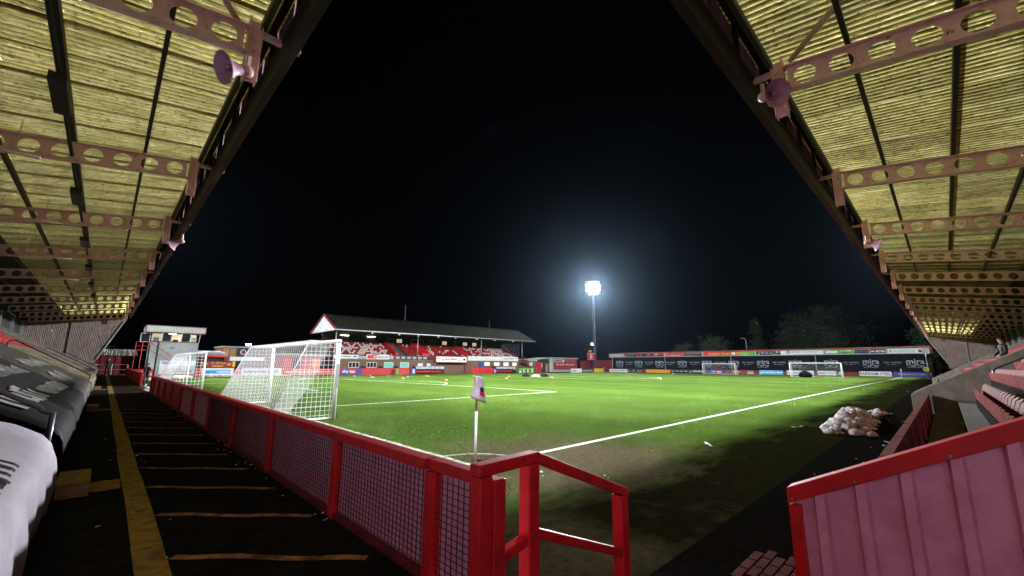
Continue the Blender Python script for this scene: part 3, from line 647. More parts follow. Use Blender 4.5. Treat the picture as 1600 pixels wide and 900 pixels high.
wood_step(15.3, -.48, 'wooden step at the foot of the right seating block', .5, .4, .22); wood_step(13.5, -1.02, 'wooden step among the seats of the right stand', .5, .35, .55)

# ------------------------------------------------------------------ red fence between walkway and pitch
FX = 1.80
def mesh_wires(y0, y1, z0, z1, x):
    b = MB(); n = int((y1-y0)/.056); m = int((z1-z0)/.041); r = .0027
    for i in range(1, n): yy = y0+(y1-y0)*i/n; b.box((x-.003, yy-r, z0), (x+.003, yy+r, z1))
    for j in range(1, m): zz = z0+(z1-z0)*j/m; b.box((x-.006, y0, zz-r), (x-.0032, y1, zz+r))
    return b
def fence(posts, label, wires_to):
    root = thing('fence', label, 'fence', (FX, posts[0], WZ))
    y0, y1 = posts[0], posts[-1]
    for a, c in zip(posts, posts[1:]):
        bevel(MB().box((FX-.065, a+.062, 1.0), (FX+.065, c+.058, 1.075)).build('top_rail', 'red_paint_worn', root), .012)
    for y in posts: bevel(MB().box((FX-.06, y-.06, WZ-.1), (FX+.05, y+.06, .998)).build('post', 'red_paint_worn', root), .012)
    for a, c in zip(posts, posts[1:]):
        MB().box((FX+.005, a+.061, WZ+.04), (FX+.02, c-.061, .998)).build('panel', 'pink_board' if a < 14 else 'red_paint_worn', root)
        MB().box((FX-.05, a+.061, WZ-.02), (FX+.04, c-.061, WZ+.038)).build('bottom_rail', 'dark_red', root)
        if a < wires_to: mesh_wires(a+.061, c-.061, WZ+.04, .998, FX-.028).build('wire_mesh', 'wire', root, kind='stuff')
    return root
FN = fence([2.62, 4.30, 6.55, 8.85, 11.2, 13.5, 15.9, 18.3, 20.6, 22.9, 25.2, 26.6], 'long red fence with wire mesh panels beside the near goal', 11)
fence([34.4, 37.0, 39.5, 42.0, 44.5, 47, 49.5, 52, 54.5, 57, 60], 'dark red fence continuing past the snow filled gap', 0)
bevel(MB().box((FX-.035, 2.078, 1.0), (FX+.065, 2.678, 1.0749)).build('top_rail', 'red_paint_worn', FN), .012)
bevel(MB().box((FX-.03, 1.965, WZ-.3), (FX+.07, 2.076, 1.06)).build('post', 'red_paint_worn', FN), .012)
MB().box((FX+.005, 2.077, WZ+.04), (FX+.02, 2.559, .998)).build('panel', 'pink_board', FN); mesh_wires(2.077, 2.559, WZ+.04, .998, FX-.028).build('wire_mesh', 'wire', FN, kind='stuff')
MB().box((FX-.05, 2.077, WZ-.02), (FX+.04, 2.559, WZ+.038)).build('bottom_rail', 'dark_red', FN)
# end rail that steps down beside the fence
root = thing('handrail', 'red square tube handrail stepping down at the end of the fence', 'handrail', (2.2, 2.02, 0))
for x, zt in ((1.715, 1.16), (2.13, 1.17), (3.22, .74)): bevel(MB().box((x-.05, 1.97, gz(x, 2)-.05), (x+.05, 2.07, zt-(.072 if x < 3 else .048))).build('post', 'red_paint_worn', root), .01)
bevel(MB().bar((1.66, 2.02, 1.125), (2.19, 2.02, 1.135), .10, .07).build('top_rail', 'red_paint_worn', root), .01)
bevel(MB().bar((2.185, 2.02, 1.128), (3.28, 2.02, .70), .10, .07).build('sloping_rail', 'red_paint_worn', root), .01)
bevel(MB().bar((1.872, 2.02, .60), (2.075, 2.02, .64), .07, .06).build('middle_rail', 'red_paint_worn', root), .01)
bevel(MB().bar((2.185, 2.02, .66), (3.168, 2.02, .27), .07, .06).build('middle_rail', 'red_paint_worn', root), .01)
# ribbed side panel at the foot of the right stand
root = thing('stair_side_panel', 'pink ribbed metal stair side with bright red capping at the lower right', 'panel', (4.0, .4, 0))
zt = lambda y: .82+(.98-y)*.50
prof = []; y = .955; k = 0
while y > -1.6:
    for dy, o in ((0, 0), (.135, 0), (.15, -.05), (.205, -.05), (.222, 0)):
        if (y-dy) > -1.6 and (not prof or y-dy < prof[-1][0]-1e-5): prof.append((y-dy, o))
    y -= .25
b = MB(); b.add([(4.0+o, yy, z) for yy, o in prof for z in (-.1, zt(yy)-.05)], [(2*i, 2*i+2, 2*i+3, 2*i+1) for i in range(len(prof)-1)]); o = b.build('ribbed_sheet', 'pink_sheet', root); o.modifiers.new('solid', 'SOLIDIFY').thickness = .004
b = MB(); b.prism([(3.935, .98, zt(.98)-.115), (3.935, .98, zt(.98)), (3.935, -1.7, zt(-1.7)), (3.935, -1.7, zt(-1.7)-.115)], (.16, 0, 0)); bevel(b.build('capping', 'red_paint', root), .006)
b = MB(); b.box((3.94, .90, -.1), (4.09, .978, zt(.98)-.12)); b.build('edge_trim', 'red_paint', root)
for yy in (.95, .55, .05, -.4, -.9):
    MB().tube([(3.934, yy, zt(yy)-.092), (3.926, yy, zt(yy)-.092)], [.011, .007], 8).build('screw', 'galv', root)
# brick paving at its foot
root = thing('brick_paving', 'patch of red brick paving at the foot of the ribbed panel', 'paving', (4.3, 1.3, 0))
for i in range(3):
    for j in range(5):
        x0 = 3.98+.225*i+(.11 if j % 2 else 0); y0 = 1.04+.088*j
        bevel(MB().box((x0, y0, -.05), (x0+.215, y0+.078, .034+rnd.uniform(-.003, .003))).build('brick', 'brick_red', root), .006)

# ------------------------------------------------------------------ goals, flags
def goal_net(x0, y0, w_, dtop, dbot, h, g, thick, p, dirx, drape=False):
    """strings as thin bars: both sides, top, back (diamond mesh)"""
    b = MB(); r = thick
    def S(a, c): b.tube([a, c], r, 3, cap=False)
    def rear(z): return dbot+(dtop-dbot)*z/h
    X = lambda d: x0+dirx*d
    for yy in (y0, y0+w_):
        k = 0; z = p
        while z < h: S((X(0), yy, g+z), (X(rear(z)), yy, g+z)); z += p
        d = p
        while d < dbot:
            zt_ = h if d <= dtop else h*(d-dbot)/(dtop-dbot); S((X(d), yy, g), (X(d), yy, g+zt_)); d += p
    n = int(w_/p)
    for i in range(1, n, 2): yy = y0+w_*i/n; S((X(0), yy, g+h), (X(dtop), yy, g+h-.03*math.sin(math.pi*i/n)))
    d = p
    while d < dtop: S((X(d), y0, g+h), (X(d), y0+w_, g+h)); d += p
    n = int(w_/(p*1.45)); m = int(math.hypot(h, dbot-dtop)/(p*1.45))
    q = lambda i, j: Vector((X(rear(h*j/m)), y0+w_*i/n, g+h*j/m))
    for i in range(-m, n+1):
        for sg in (1, -1):
            a = [(i+j if sg > 0 else i+m-j, j) for j in range(m+1)]; a = [(u, j) for u, j in a if 0 <= u <= n]
            if len(a) > 1: b.tube([q(*a[0]), q(*a[-1])], r*.72, 3, cap=False)
    if drape:   # bunched side netting along the rear edge
        for k in range(17):
            t = k/16; top = Vector((X(dtop*(1-.75*t)), y0+.01+.03*t, g+h-.04)); bot = Vector((X(dbot*(1-.22*t)-.05), y0+.01+.03*t, g+.05))
            midp = (top+bot)/2+Vector((dirx*(-.10*t), 0, .14*(1-t)*0-.10*t)); b.tube([top, midp, bot], r*.8, 3, cap=False)
    return b
def goal(x0, y0, w_, label, dirx=-1, dtop=.9, dbot=1.95, post=.055, thick=.006, p=.12, drape=False, box=False, group='white football goals'):
    g = gz(x0, y0)
    root = thing('football_goal', label, 'goal', (x0, y0+w_/2, g), group); h = 2.44
    for yy in (y0, y0+w_): MB().tube([(x0, yy, g), (x0, yy, g+h)], post, 12).build('post', 'white_paint', root, True)
    MB().tube([(x0, y0-post, g+h+.002), (x0, y0+w_+post, g+h+.002)], post*.98, 12).build('crossbar', 'white_paint', root, True)
    X = lambda d: x0+dirx*d
    for yy in (y0, y0+w_):
        MB().tube([(X(.03), yy, g+h-.02), (X(dtop), yy, g+h-.01), (X(dbot), yy, g+.04)], .022, 8).build('net_support', 'white_paint', root, True)
        MB().tube([(X(0), yy, g+.04), (X(dbot), yy, g+.04)], .032, 8).build('ground_bar', 'white_paint', root, True)
    MB().tube([(X(dbot), y0, g+.04), (X(dbot), y0+w_, g+.04)], .032, 8).build('ground_bar', 'white_paint', root, True)
    goal_net(x0, y0, w_, dtop, dbot, h, g, thick, p, dirx, drape).build('net', 'net', root, kind='stuff')
    return root
g1 = goal(5.44, 13.72, 7.32, 'near portable white goal standing just inside the red fence', post=.07, thick=.0068, p=.14, drape=True)
MB().box((5.38, 13.622, .95), (5.49, 13.642, 1.72)).build('warning_sticker', 'board_grey', g1)
goal(GX, CY-3.66, 7.32, 'white goal on the near goal line in front of the control tower', thick=.0085, p=.2)
goal(GX+LX, CY-3.66, 7.32, 'far white goal on the opposite goal line', dirx=1, post=.075, thick=.009, p=.3)
r_ = goal(88.5, 12.2, 7.32, 'portable white goal standing left of the far corner flag', dirx=1, post=.075, thick=.008, p=.3)
def flag(x, y, label, face):
    g = gz(x, y); root = thing('corner_flag', label, 'corner flag', (x, y, g), 'corner flags')
    MB().tube([(x, y, g-.1), (x, y, g+.93)], .024, 12).build('pole', 'white_paint', root, True)
    MB().tube([(x, y, g+.93), (x, y, g+1.50)], .0235, 12).build('pole_top', 'pink_board', root, True)
    f = Vector(face).normalized(); nrm = Vector((-f.y, f.x, 0))
    def fn(u, v):
        a = Vector((x, y, g+1.54))+f*(-.05+.16*u+.05*u*v)+Vector((0, 0, -(.36+.10*u)*v-.02*u))+nrm*(.03*math.sin(5*u+2.2*v)-.045)
        if v > .5: a += f*(-.07*(v-.5)*2*(1-u)+.05*(v-.5)*u)
        return a
    b = MB(); b.grid(fn, 8, 12); o = b.build('flag_cloth', 'white_tarp', root, True); o.modifiers.new('solid', 'SOLIDIFY').thickness = .004
    for (u0, u1, v0, v1, m) in ((.62, .95, .42, .60, 'board_black'), (.6, .95, .61, .76, 'board_red')):
        b = MB(); b.grid(lambda u, v: Vector(fn(u0+(u1-u0)*u, v0+(v1-v0)*v))-nrm*.008, 3, 3); b.build('flag_crest', m, root)
VR = (0.72, -0.70, 0)
flag(GX-.05, GY-.05, 'near white corner flag on a pale pole behind the red fence', VR); flag(GX+LX, GY, 'far corner flag where the bright touchline ends', VR)
flag(GX+LX, GY+LY, 'tiny corner flag under the floodlight mast', VR)

# ------------------------------------------------------------------ boards and signs
def board(name, label, cat, org, rt, w_, h, mat, texts=(), blocks=(), group=None, parent=None, th=.05):
    """flat sign: org = lower left corner seen from the pitch, rt = direction of reading; texts / blocks in fractions of its size"""
    org, rt = Vector(org), Vector(rt); up = Vector((0, 0, 1)); nrm = rt.cross(up)      # nrm points to the viewer
    root = thing(name, label, cat, tuple(org+rt*w_/2), group) if parent is None else parent
    b = MB(); a = org; b.prism([a, a+rt*w_, a+rt*w_+up*h, a+up*h], -nrm*th); b.build('panel', mat, root)
    for k, (u0, v0, u1, v1, m) in enumerate(blocks):
        q = org+rt*(u0*w_)+up*(v0*h)+nrm*.008; MB().prism([q, q+rt*((u1-u0)*w_), q+rt*((u1-u0)*w_)+up*((v1-v0)*h), q+up*((v1-v0)*h)], -nrm*.006).build('colour_field', m, root)
    for (t, u0, v0, u1, v1, m) in texts: lettering(root, t, org+rt*(u0*w_)+up*(v0*h), rt, up, (u1-u0)*w_, (v1-v0)*h, m, lift=.02)
    return root
def disc(parent, c, rt, r, mat, name='roundel', lift=.015, n=20, a0=0, a1=360):
    c, rt = Vector(c), Vector(rt); up = Vector((0, 0, 1)); nrm = rt.cross(up)
    pts = [c+nrm*lift+(rt*math.cos(R(a0+(a1-a0)*i/n))+up*math.sin(R(a0+(a1-a0)*i/n)))*r for i in range(n+(0 if a1-a0 == 360 else 1))]
    return MB().prism(pts, -nrm*.006).build(name, mat, parent)
RX, RY = Vector((1, 0, 0)), Vector((0, -1, 0))       # reading directions on the far touchline / far goal line
AG = 'advertising boards round the pitch'

# far touchline hoardings, y = 71.6
HY = 71.6
def hb(x0, x1, z0, z1, mat, label, texts=(), blocks=()):
    return board('advertising_board', label, 'board', (x0, HY, z0), RX, x1-x0, z1-z0, mat, texts, blocks, AG)
MB().box((9.2, HY+.08, -.5), (42.2, HY+.2, .80)).build('hoarding_wall', 'board_red', kind='structure')
MB().box((57.5, HY+.08, -.6), (63.6, HY+.2, .82)).build('hoarding_wall', 'board_red', kind='structure')
b_ = hb(9.85, 13.6, -.10, .86, 'board_white', 'white board with blue pill shaped sign right of the real goal', [('sports', .16, .30, .46, .62, 'board_navy'), ('rooms', .47, .34, .86, .62, 'board_white')], [(.09, .20, .91, .80, 'board_sky')])
hb(14.6, 19.9, -.10, .86, 'board_white', 'white steel company board seen through the portable goal net', [('RAINHAM STEEL', .05, .25, .95, .75, 'board_navy')])
hb(20.2, 28.9, -.22, .76, 'board_red', 'long red board with white web address beside the portable goal', [('ereleyyamaha.co.uk', .04, .25, .97, .78, 'board_white')])
hb(29.1, 32.8, -.26, .76, 'board_blue', 'blue betting board with a red square right of the portable goal post', [('sky', .06, .22, .36, .82, 'board_white'), ('bet', .42, .30, .66, .78, 'board_white')], [(.38, .08, .70, .92, 'board_red')])
hb(9.6, 13.7, 1.03, 1.85, 'board_maroon', 'dark red food board above the blue pill sign', [("Pepe's", .03, .3, .22, .75, 'board_yellow'), ('~13', .30, .52, .72, .85, 'board_yellow')], [(.34, .12, .66, .24, 'board_yellow'), (.76, .25, .88, .72, 'board_orange'), (.92, .05, 1.0, .98, 'board_yellow')])
MB().box((9.62, HY+.06, .9), (13.7, HY+.12, 1.0)).build('hoarding_wall', 'board_maroon', kind='structure')

# dugouts -------------------------------------------------------------
def dugout(x0, x1, label):
    g = gz(x0, HY); root = thing('dugout', label, 'dugout', ((x0+x1)/2, HY, g), 'team dugouts'); y0 = HY-.1
    arc = [(y0+.1, .15), (y0-.0, 1.0), (y0+.1, 1.32), (y0+.4, 1.5), (y0+1.3, 1.55)]
    n = 6
    for k in range(n+1):
        x = x0+(x1-x0)*k/n; MB().tube([(x, yy, g+z) for yy, z in arc], .035, 6).build('hoop', 'dark_tube', root)
    for k in range(n):
        a, c = x0+(x1-x0)*k/n+.05, x0+(x1-x0)*(k+1)/n-.05
        b = MB(); b.add([(x, yy+.02, g+z) for x in (a, c) for yy, z in arc[1:]], [(i, i+1, 4+i+1, 4+i) for i in range(3)]); b.build('canopy_pane', 'plastic_clear', root)
    MB().box((x0, y0+1.3, g), (x1, y0+1.4, g+1.5)).build('back_panel', 'board_maroon', root)
    m = int((x1-x0)/.55)
    for k in range(m):
        x = x0+.3+k*(x1-x0-.4)/m
        b = MB(); b.box((x-.2, y0+.55, g+.30), (x+.2, y0+.95, g+.42)); b.box((x-.2, y0+.9, g+.42), (x+.2, y0+1.0, g+.95)); b.build('bench_seat', 'board_red', root)
    board('', '', '', (x0-1.0, y0, g), RX, .95, 1.15, 'board_blue', [('S', .25, .2, .75, .8, 'board_white')], parent=root)
dugout(43.6, 50.2, 'left team dugout with red seats before the main stand'); dugout(64.6, 70.8, 'right team dugout with red seats near the stand stairs')
hb(59.6, 63.4, -.36, .84, 'board_red', 'plain red board left of the right dugout')
hb(71.9, 77.2, -.36, .80, 'board_green', 'green squad banner right of the right dugout', (), [(.20+.09*k, .08, .26+.09*k, .72, ('board_black', 'board_white', 'board_red')[k % 3]) for k in range(8)]+[(.02, .1, .16, .34, 'board_white')])
o = MB().tube([(39.3, HY-.4, -.4), (39.3, HY-.4, .72)], [.28, .33], 12).build('waste_bin', 'board_green', loc=(39.3, HY-.4, -.4)); tag(o, 'green bin by the gap in the red hoarding', 'bin')

# ------------------------------------------------------------------ main stand
MS = thing('main_stand', 'main stand with pitched slate roof and white gable across the pitch', 'stand', (53, 77, -.4))
X0, X1, Y0, YR, YB = 28.6, 79.3, 74.0, 80.0, 86.0
def slope(y0, z0, y1, z1, name):
    b = MB(); n = 40; m = 10
    b.grid(lambda u, v: (X0-.3+(X1+5.2*0+.9-X0)*u, y0+(y1-y0)*v, z0+(z1-z0)*v+.025*noise.noise(Vector((u*60, v*9, 1)))+(.03 if int(v*m) % 2 else 0)), n, m)
    o = b.build(name, 'slate', MS); o.modifiers.new('s', 'SOLIDIFY').thickness = .12; return o
slope(Y0-.3, 7.62, YR, 10.6, 'roof_slope'); slope(YB+.3, 7.45, YR, 10.6, 'roof_slope')
MB().tube([(X0-.3, YR, 10.66), (X1+.6, YR, 10.66)], .12, 8).build('ridge', 'slate', MS)
MB().box((X0-.3, Y0-.46, 7.42), (X1+.7, Y0-.31, 7.60)).build('gutter', 'galv', MS)
MB().prism([(X0-.05, Y0+.1, 7.45), (X0-.05, YB-.1, 7.35), (X0-.05, YR, 10.4)], (.12, 0, 0)).build('gable', 'board_white', MS)
for p, q in (((X0-.16, Y0-.35, 7.55), (X0-.16, YR, 10.62)), ((X0-.16, YB+.35, 7.4), (X0-.16, YR, 10.62))): MB().bar(p, q, .18, .22).build('barge_board', 'board_red', MS)
MB().prism([(X1+.3, Y0+.1, 7.45), (X1+.3, YB-.1, 7.35), (X1+.3, YR, 10.4)], (.1, 0, 0)).build('gable', 'far_wall', MS)
MB().box((X0, Y0, 7.3), (X1, YB, 7.36)).build('soffit', 'far_wall', MS)
MB().box((X0+.2, 80.6, -.4), (X1-3, 80.9, 7.3)).build('back_wall', 'far_wall', MS)
for x in (29.0, 45.6, 62.5, 76.0): MB().tube([(x, 74.6, 2.4), (x, 74.6, 7.4)], .11, 10).build('column', 'galv', MS, True)
MB().box((X0, 74.0, -.5), (X1-5.2, 74.25, 2.36)).build('front_wall', 'brick_wall', MS)
MB().box((X0, 73.93, 2.36), (X1-5.2, 74.3, 2.46)).build('coping', 'concrete', MS)
MB().box((X0, 74.02, 2.47), (X1-5.2, 74.2, 3.25)).build('parapet', 'dark_red', MS)
for i in range(9): MB().box((X0+.1, 74.3+.68*i, 1.5), (X1-5.0, 74.3+.68*(i+1)-.003, 2.7+.32*i)).build('step', 'dark_concrete', MS)
rows = []
for i in range(8):
    t, z = 74.3+.68*i+.42, 2.7+.32*i
    rows.append((t, z, i))
mw = lambda s, t, z: (s, t, z)
def main_seats(x0, x1, mix):
    joined_seats(MS, mw, math.pi, [(t, z, x0, x1) for t, z, i in rows], 'seat_block', (lambda s, t: rnd.random() < mix), .52)
main_seats(29.2, 40.0, .6); main_seats(43.6, 46.0, .05); main_seats(49.0, 57.6, .12); main_seats(59.4, 68.0, .35); main_seats(68.0, 73.6, .9)
for x in (40.6, 46.6, 58.2):   # sloping red dividers beside the stairs
    b = MB(); b.prism([(x, 74.4, 2.8), (x, 74.4, 3.7), (x, 79.6, 6.1), (x, 79.6, 5.2)], (.5 if x != 46.6 else 1.9, 0, 0)); b.build('stair_divider', 'board_red', MS)
for x0, x1 in ((X0+.3, 40.2), (41.3, 46.4), (48.6, 73.5)): MB().box((x0, 79.75, 4.9), (x1, 79.85, 5.75)).build('rear_panel', 'dark_red', MS)
def window(x0, x1, z0, z1, y, parent, pane='glass_dark', frame='board_white', mull=2):
    w_ = MB()
    for a in ((x0, z0, x1, z0+.07), (x0, z1-.07, x1, z1), (x0, z0+.07, x0+.07, z1-.07), (x1-.07, z0+.07, x1, z1-.07)): w_.box((a[0], y-.06, a[1]), (a[2], y+.02, a[3]))
    for k in range(1, mull): xm = x0+(x1-x0)*k/mull; w_.box((xm-.03, y-.05, z0+.07), (xm+.03, y+.02, z1-.07))
    o = w_.build('window', frame, parent); MB().box((x0+.03, y-.02, z0+.03), (x1-.03, y, z1-.03)).build('pane', pane, o)
for a, c in ((31.3, 33.25), (34.7, 36.6)): window(a, c, .92, 1.88, 73.99, MS, 'glass_dark', 'board_white', 3)
for a, c in ((38.1, 40.0), (41.5, 43.4)): window(a, c, .92, 1.92, 73.99, MS, 'board_teal', 'board_white', 1)
for a, c in ((45.4, 46.6), (47.5, 48.5)): window(a, c, 1.05, 1.8, 73.99, MS, 'board_white', 'board_grey', 1)
for a, c in ((63, 64.6), (66, 67.7), (69, 70.7), (72.0, 73.4)): window(a, c, 1.3, 2.1, 73.99, MS, 'lit_window', 'board_white', 2)
board('', '', '', (61.3, 73.97, .9), RX, 1.1, 1.2, 'board_blue', parent=MS)
for x in (34.0, 37.4, 40.6, 44.6, 46.9, 49.0, 65.3, 68.3, 71.5): MB().box((x-.25, 73.3, .75), (x+.25, 73.9, 1.2)).build('wall_speaker', 'black_metal', MS)
# executive boxes at the back: windows, some lit, strip lights
for a, c in ((31.2, 33.4), (33.6, 35.8), (36, 38.0), (38.2, 39.8)): window(a, c, 5.95, 7.0, 80.55, MS, 'glass_dark', 'far_wall', 1)
for a in (32.0, 37.4): MB().box((a, 80.2, 6.93), (a+1.6, 80.35, 7.0)).build('strip_light', 'tube_light', MS)
for k, (a, p) in enumerate(((42, 0), (44.0, 1), (47.4, 0), (49.2, 0), (52.2, 0), (55.6, 1), (58.8, 0), (61.6, 1), (64.5, 1), (67.5, 0))): window(a, a+1.35, 5.95, 6.85, 80.55, MS, 'lit_window' if p else 'glass_dark', 'board_grey', 2)
for x in (35.3, 40.9, 45.2, 50.0, 54.5, 60.5, 66.0, 72.0): MB().box((x-.12, 73.75, 7.16), (x+.12, 73.95, 7.30)).build('soffit_lamp', 'lit_window', MS)
# glass end screen and stairs at the right end
for k in range(5):
    for j in range(3):
        x = 70.4+1.22*k; z = 3.7+1.22*j
        if z+1.1 > 3.4+(76.5-x)*.42: MB().box((x, 75.9, z), (x+1.14, 75.93, z+1.14)).build('screen_pane', 'glass_dark', MS)
MB().bar((69.9, 75.8, 6.2), (74.9, 75.8, 3.7), .12, .3).build('screen_rail', 'dark_red', MS)
for k in range(10): MB().box((74.6+.5*k, 73.2, 3.0-.33*k-.1), (75.1+.5*k, 74.2, 3.0-.33*k)).build('stair_tread', 'dark_red', MS)
for z in (0.15, 1.05): MB().bar((74.5, 73.15, 3.0+z), (79.5, 73.15, -.3+z), .08, .14 if z < 1 else .07).build('stair_rail', 'dark_red', MS)
for k in range(6): MB().tube([(74.6+.95*k, 73.15, 3.05-.63*k), (74.6+.95*k, 73.15, 4.0-.63*k)], .03, 6).build('stair_baluster', 'dark_red', MS)
for x, y, h, lab in ((45.4, 80.0, 3.6, 'l'), (69.5, 80.0, 2.2, 'r')):
    r = thing('roof_aerial', 'tall aerial mast on the main stand roof ridge' if lab == 'l' else 'short aerial on the right part of the main stand ridge', 'aerial', (x, y, 10.6)); MB().tube([(x, y, 10.6), (x, y, 10.6+h)], [.06, .03], 8).build('pole', 'dark_tube', r); MB().bar((x-.3, y, 10.6+h*.8), (x+.3, y, 10.6+h*.8), .03, .03).build('crossarm', 'dark_tube', r)
def pb(x0, x1, z0, z1, mat, label, texts=(), blocks=(), y=73.92): return board('stand_board', label, 'board', (x0, y, z0), RX, x1-x0, z1-z0, mat, texts, blocks, 'boards on the main stand front')
pb(27.3+1.35, 33.0, 2.50, 3.18, 'board_white', 'white car dealer board at the left end of the main stand', [('autovillage', .06, .25, .70, .78, 'board_navy')], [(.78, .35, .92, .72, 'board_blue')])
pb(33.1, 34.4, 2.5, 3.0, 'board_grey', 'plain grey board between two white boards')
pb(34.5, 39.1, 2.46, 3.26, 'board_white', 'white board with a red block on the main stand', [('JH', .30, .22, .42, .75, 'board_white'), ('WESTON', .47, .22, .95, .75, 'board_navy')], [(.04, .1, .45, .9, 'board_red')])
pb(39.2, 40.1, 2.5, 3.15, 'board_maroon', 'narrow red and white board beside the stand stairs', (), [(.1+.2*k, .1, .2+.2*k, .9, 'board_white') for k in range(4)])
pb(40.2, 47.9, 2.42, 3.24, 'board_black', 'black board with six white wave logos on the main stand', [('mira', .03+.16*k, .40, .14+.16*k, .80, 'board_white') for k in range(6)], [(.04+.16*k, .22, .13+.16*k, .30, 'board_white') for k in range(6)])
pb(48.9, 56.7, 2.0, 3.22, 'board_white', 'large white sign over the players tunnel', [('the', .16, .28, .24, .62, 'board_navy'), ('autovillage', .27, .22, .66, .76, 'board_maroon'), ('stand', .70, .28, .84, .62, 'board_navy')], [(.03, .5, .10, .75, 'board_grey'), (.88, .3, .96, .68, 'board_navy'), (0, .94, 1, 1, 'board_red'), (0, 0, 1, .05, 'board_red')], y=72.6)
for x in (49.2, 56.4): o = MB().box((x-.08, 72.66, -.4), (x+.08, 72.82, 2.1)).build('tunnel_post', 'dark_red', MS)
MB().box((49.0, 72.66, 2.2), (56.6, 74.0, 2.35)).build('tunnel_roof', 'dark_red', MS)
pb(58.1, 63.2, 2.46, 3.40, 'board_white', 'white board with pale green lettering right of the tunnel', [('~14', .14, .3, .92, .72, 'board_teal')])
pb(63.3, 68.6, 2.46, 3.42, 'board_white', 'white board with grey lettering on the right half of the stand', [('~7', .06, .4, .34, .72, 'letter_grey')], [(.04, .2, .94, .28, 'board_sky')])
pb(68.7, 73.9, 2.46, 3.46, 'board_white', 'white car dealer board at the right end of the main stand', [('autovillage', .05, .25, .72, .75, 'board_blue')], [(.80, .5, .93, .75, 'board_grey')])
# red team store front left of the main stand
KS = thing('kiosk_building', 'red fronted kiosk behind the portable goal', 'building', (24.4, 75, -.3))
MB().box((20.6, 75, -.3), (28.3, 79, 2.9)).build('wall', 'board_maroon', KS); MB().box((20.4, 74.6, 2.9), (28.4, 79.2, 3.2)).build('roof', 'board_grey', KS)
for k, m in enumerate(('board_red', 'board_black', 'board_red', 'board_orange', 'board_black')): MB().box((21+1.45*k, 74.93, .3), (22.2+1.45*k, 74.99, 2.4)).build('shutter', m, KS)

# ------------------------------------------------------------------ control tower and buildings at the left corner
CT = thing('control_tower', 'grey clad control tower with angled windows beyond the goal', 'building', (6.8, 76, -.3))
MB().box((4.25, 74.0, -.3), (9.4, 79, 4.36)).build('lower_wall', 'board_grey', CT)
for k in range(34):
    x = 4.28+.152*k; MB().box((x, 73.965, 1.95), (x+.08, 73.995, 4.34)).build('cladding_rib', 'board_grey', CT)
MB().box((3.55, 73.2, 5.66), (9.95, 79.6, 6.5)).build('roof_box', 'board_grey', CT)
for k in range(42):
    x = 3.58+.152*k; MB().box((x, 73.165, 5.72), (x+.08, 73.195, 6.42)).build('roof_rib', 'board_white', CT)
MB().box((3.5, 73.12, 6.501), (10.0, 79.65, 6.58)).build('roof_trim', 'dark_red', CT); MB().box((3.5, 73.12, 5.58), (10.0, 79.65, 5.655)).build('roof_trim', 'dark_red', CT)
for x in (3.5, 9.952): MB().box((x, 73.1, 5.656), (x+.05, 73.3, 6.5)).build('roof_trim', 'dark_red', CT)
MB().box((4.15, 73.9, 4.37), (9.5, 79, 4.47)).build('sill_band', 'dark_red', CT)
MB().box((4.5, 75.5, 4.5), (9.2, 79, 5.55)).build('room_back', 'lit_window', CT)
nW = 5
for k in range(nW):
    a, c = 4.25+k*1.04, 4.25+(k+1)*1.04-.06
    o = MB(); 
    for xx in (a, c-.0): o.bar((xx, 73.93, 4.48), (xx+(.12 if xx > 7 else -.12)*0, 73.35, 5.57), .06, .06)
    o = o.build('window', 'board_white', CT)
    b = MB(); b.add([(a+.04, 73.95, 4.5), (c-.04, 73.95, 4.5), (c-.04, 73.37, 5.56), (a+.04, 73.37, 5.56)], [(0, 1, 2, 3)]); 
    if k in (1, 3): b.build('pane', 'glass_dark', o)
    MB().box((a+.2, 74.6, 4.5), (c-.2, 74.9, 4.5+rnd.uniform(.2, .8))).build('desk', rnd.choice(('board_white', 'board_grey', 'far_wall')), CT)
MB().box((5.9, 73.4, 5.45), (6.7, 73.5, 5.5)).build('strip_light', 'tube_light', CT); MB().box((7.4, 74.2, 5.45), (8.4, 74.3, 5.5)).build('strip_light', 'tube_light', CT)
board('', '', '', (5.45, 73.9, -.05), RX, 3.95, 1.95, 'board_white', [('Eypeclad', .06, .72, .46, .92, 'board_blue'), ('~11', .16, .36, .62, .46, 'board_black'), ('~17', .16, .20, .92, .30, 'board_black')], [(.72, .78, .80, .9, 'letter_grey'), (0, 0, 1, .05, 'board_red')], parent=CT)
board('', '', '', (5.9, 73.9, 3.3), RX, 2.4, .6, 'board_grey', [('LBC', .12, .3, .4, .75, 'board_black')], parent=CT)
# red external stair and landing on its left side
MB().box((2.7, 73.6, 3.2), (4.2, 76, 3.3)).build('landing', 'dark_red', CT)
for x in (2.75, 3.4, 4.1): MB().tube([(x, 73.65, -.3), (x, 73.65, 4.35)], .045, 6).build('stair_post', 'board_red', CT)
for z in (3.75, 4.3): MB().tube([(2.75, 73.65, z), (4.1, 73.65, z)], .03, 6).build('stair_rail', 'board_red', CT)
for z in (0, .9): MB().bar((4.2, 73.6, 3.3+z), (6.6, 73.6, 1.7+z*.8), .06, .08).build('stair_rail', 'board_red', CT)
window(3.1, 4.1, 4.3, 5.5, 74.3, CT, 'glass_dark', 'board_white', 1)
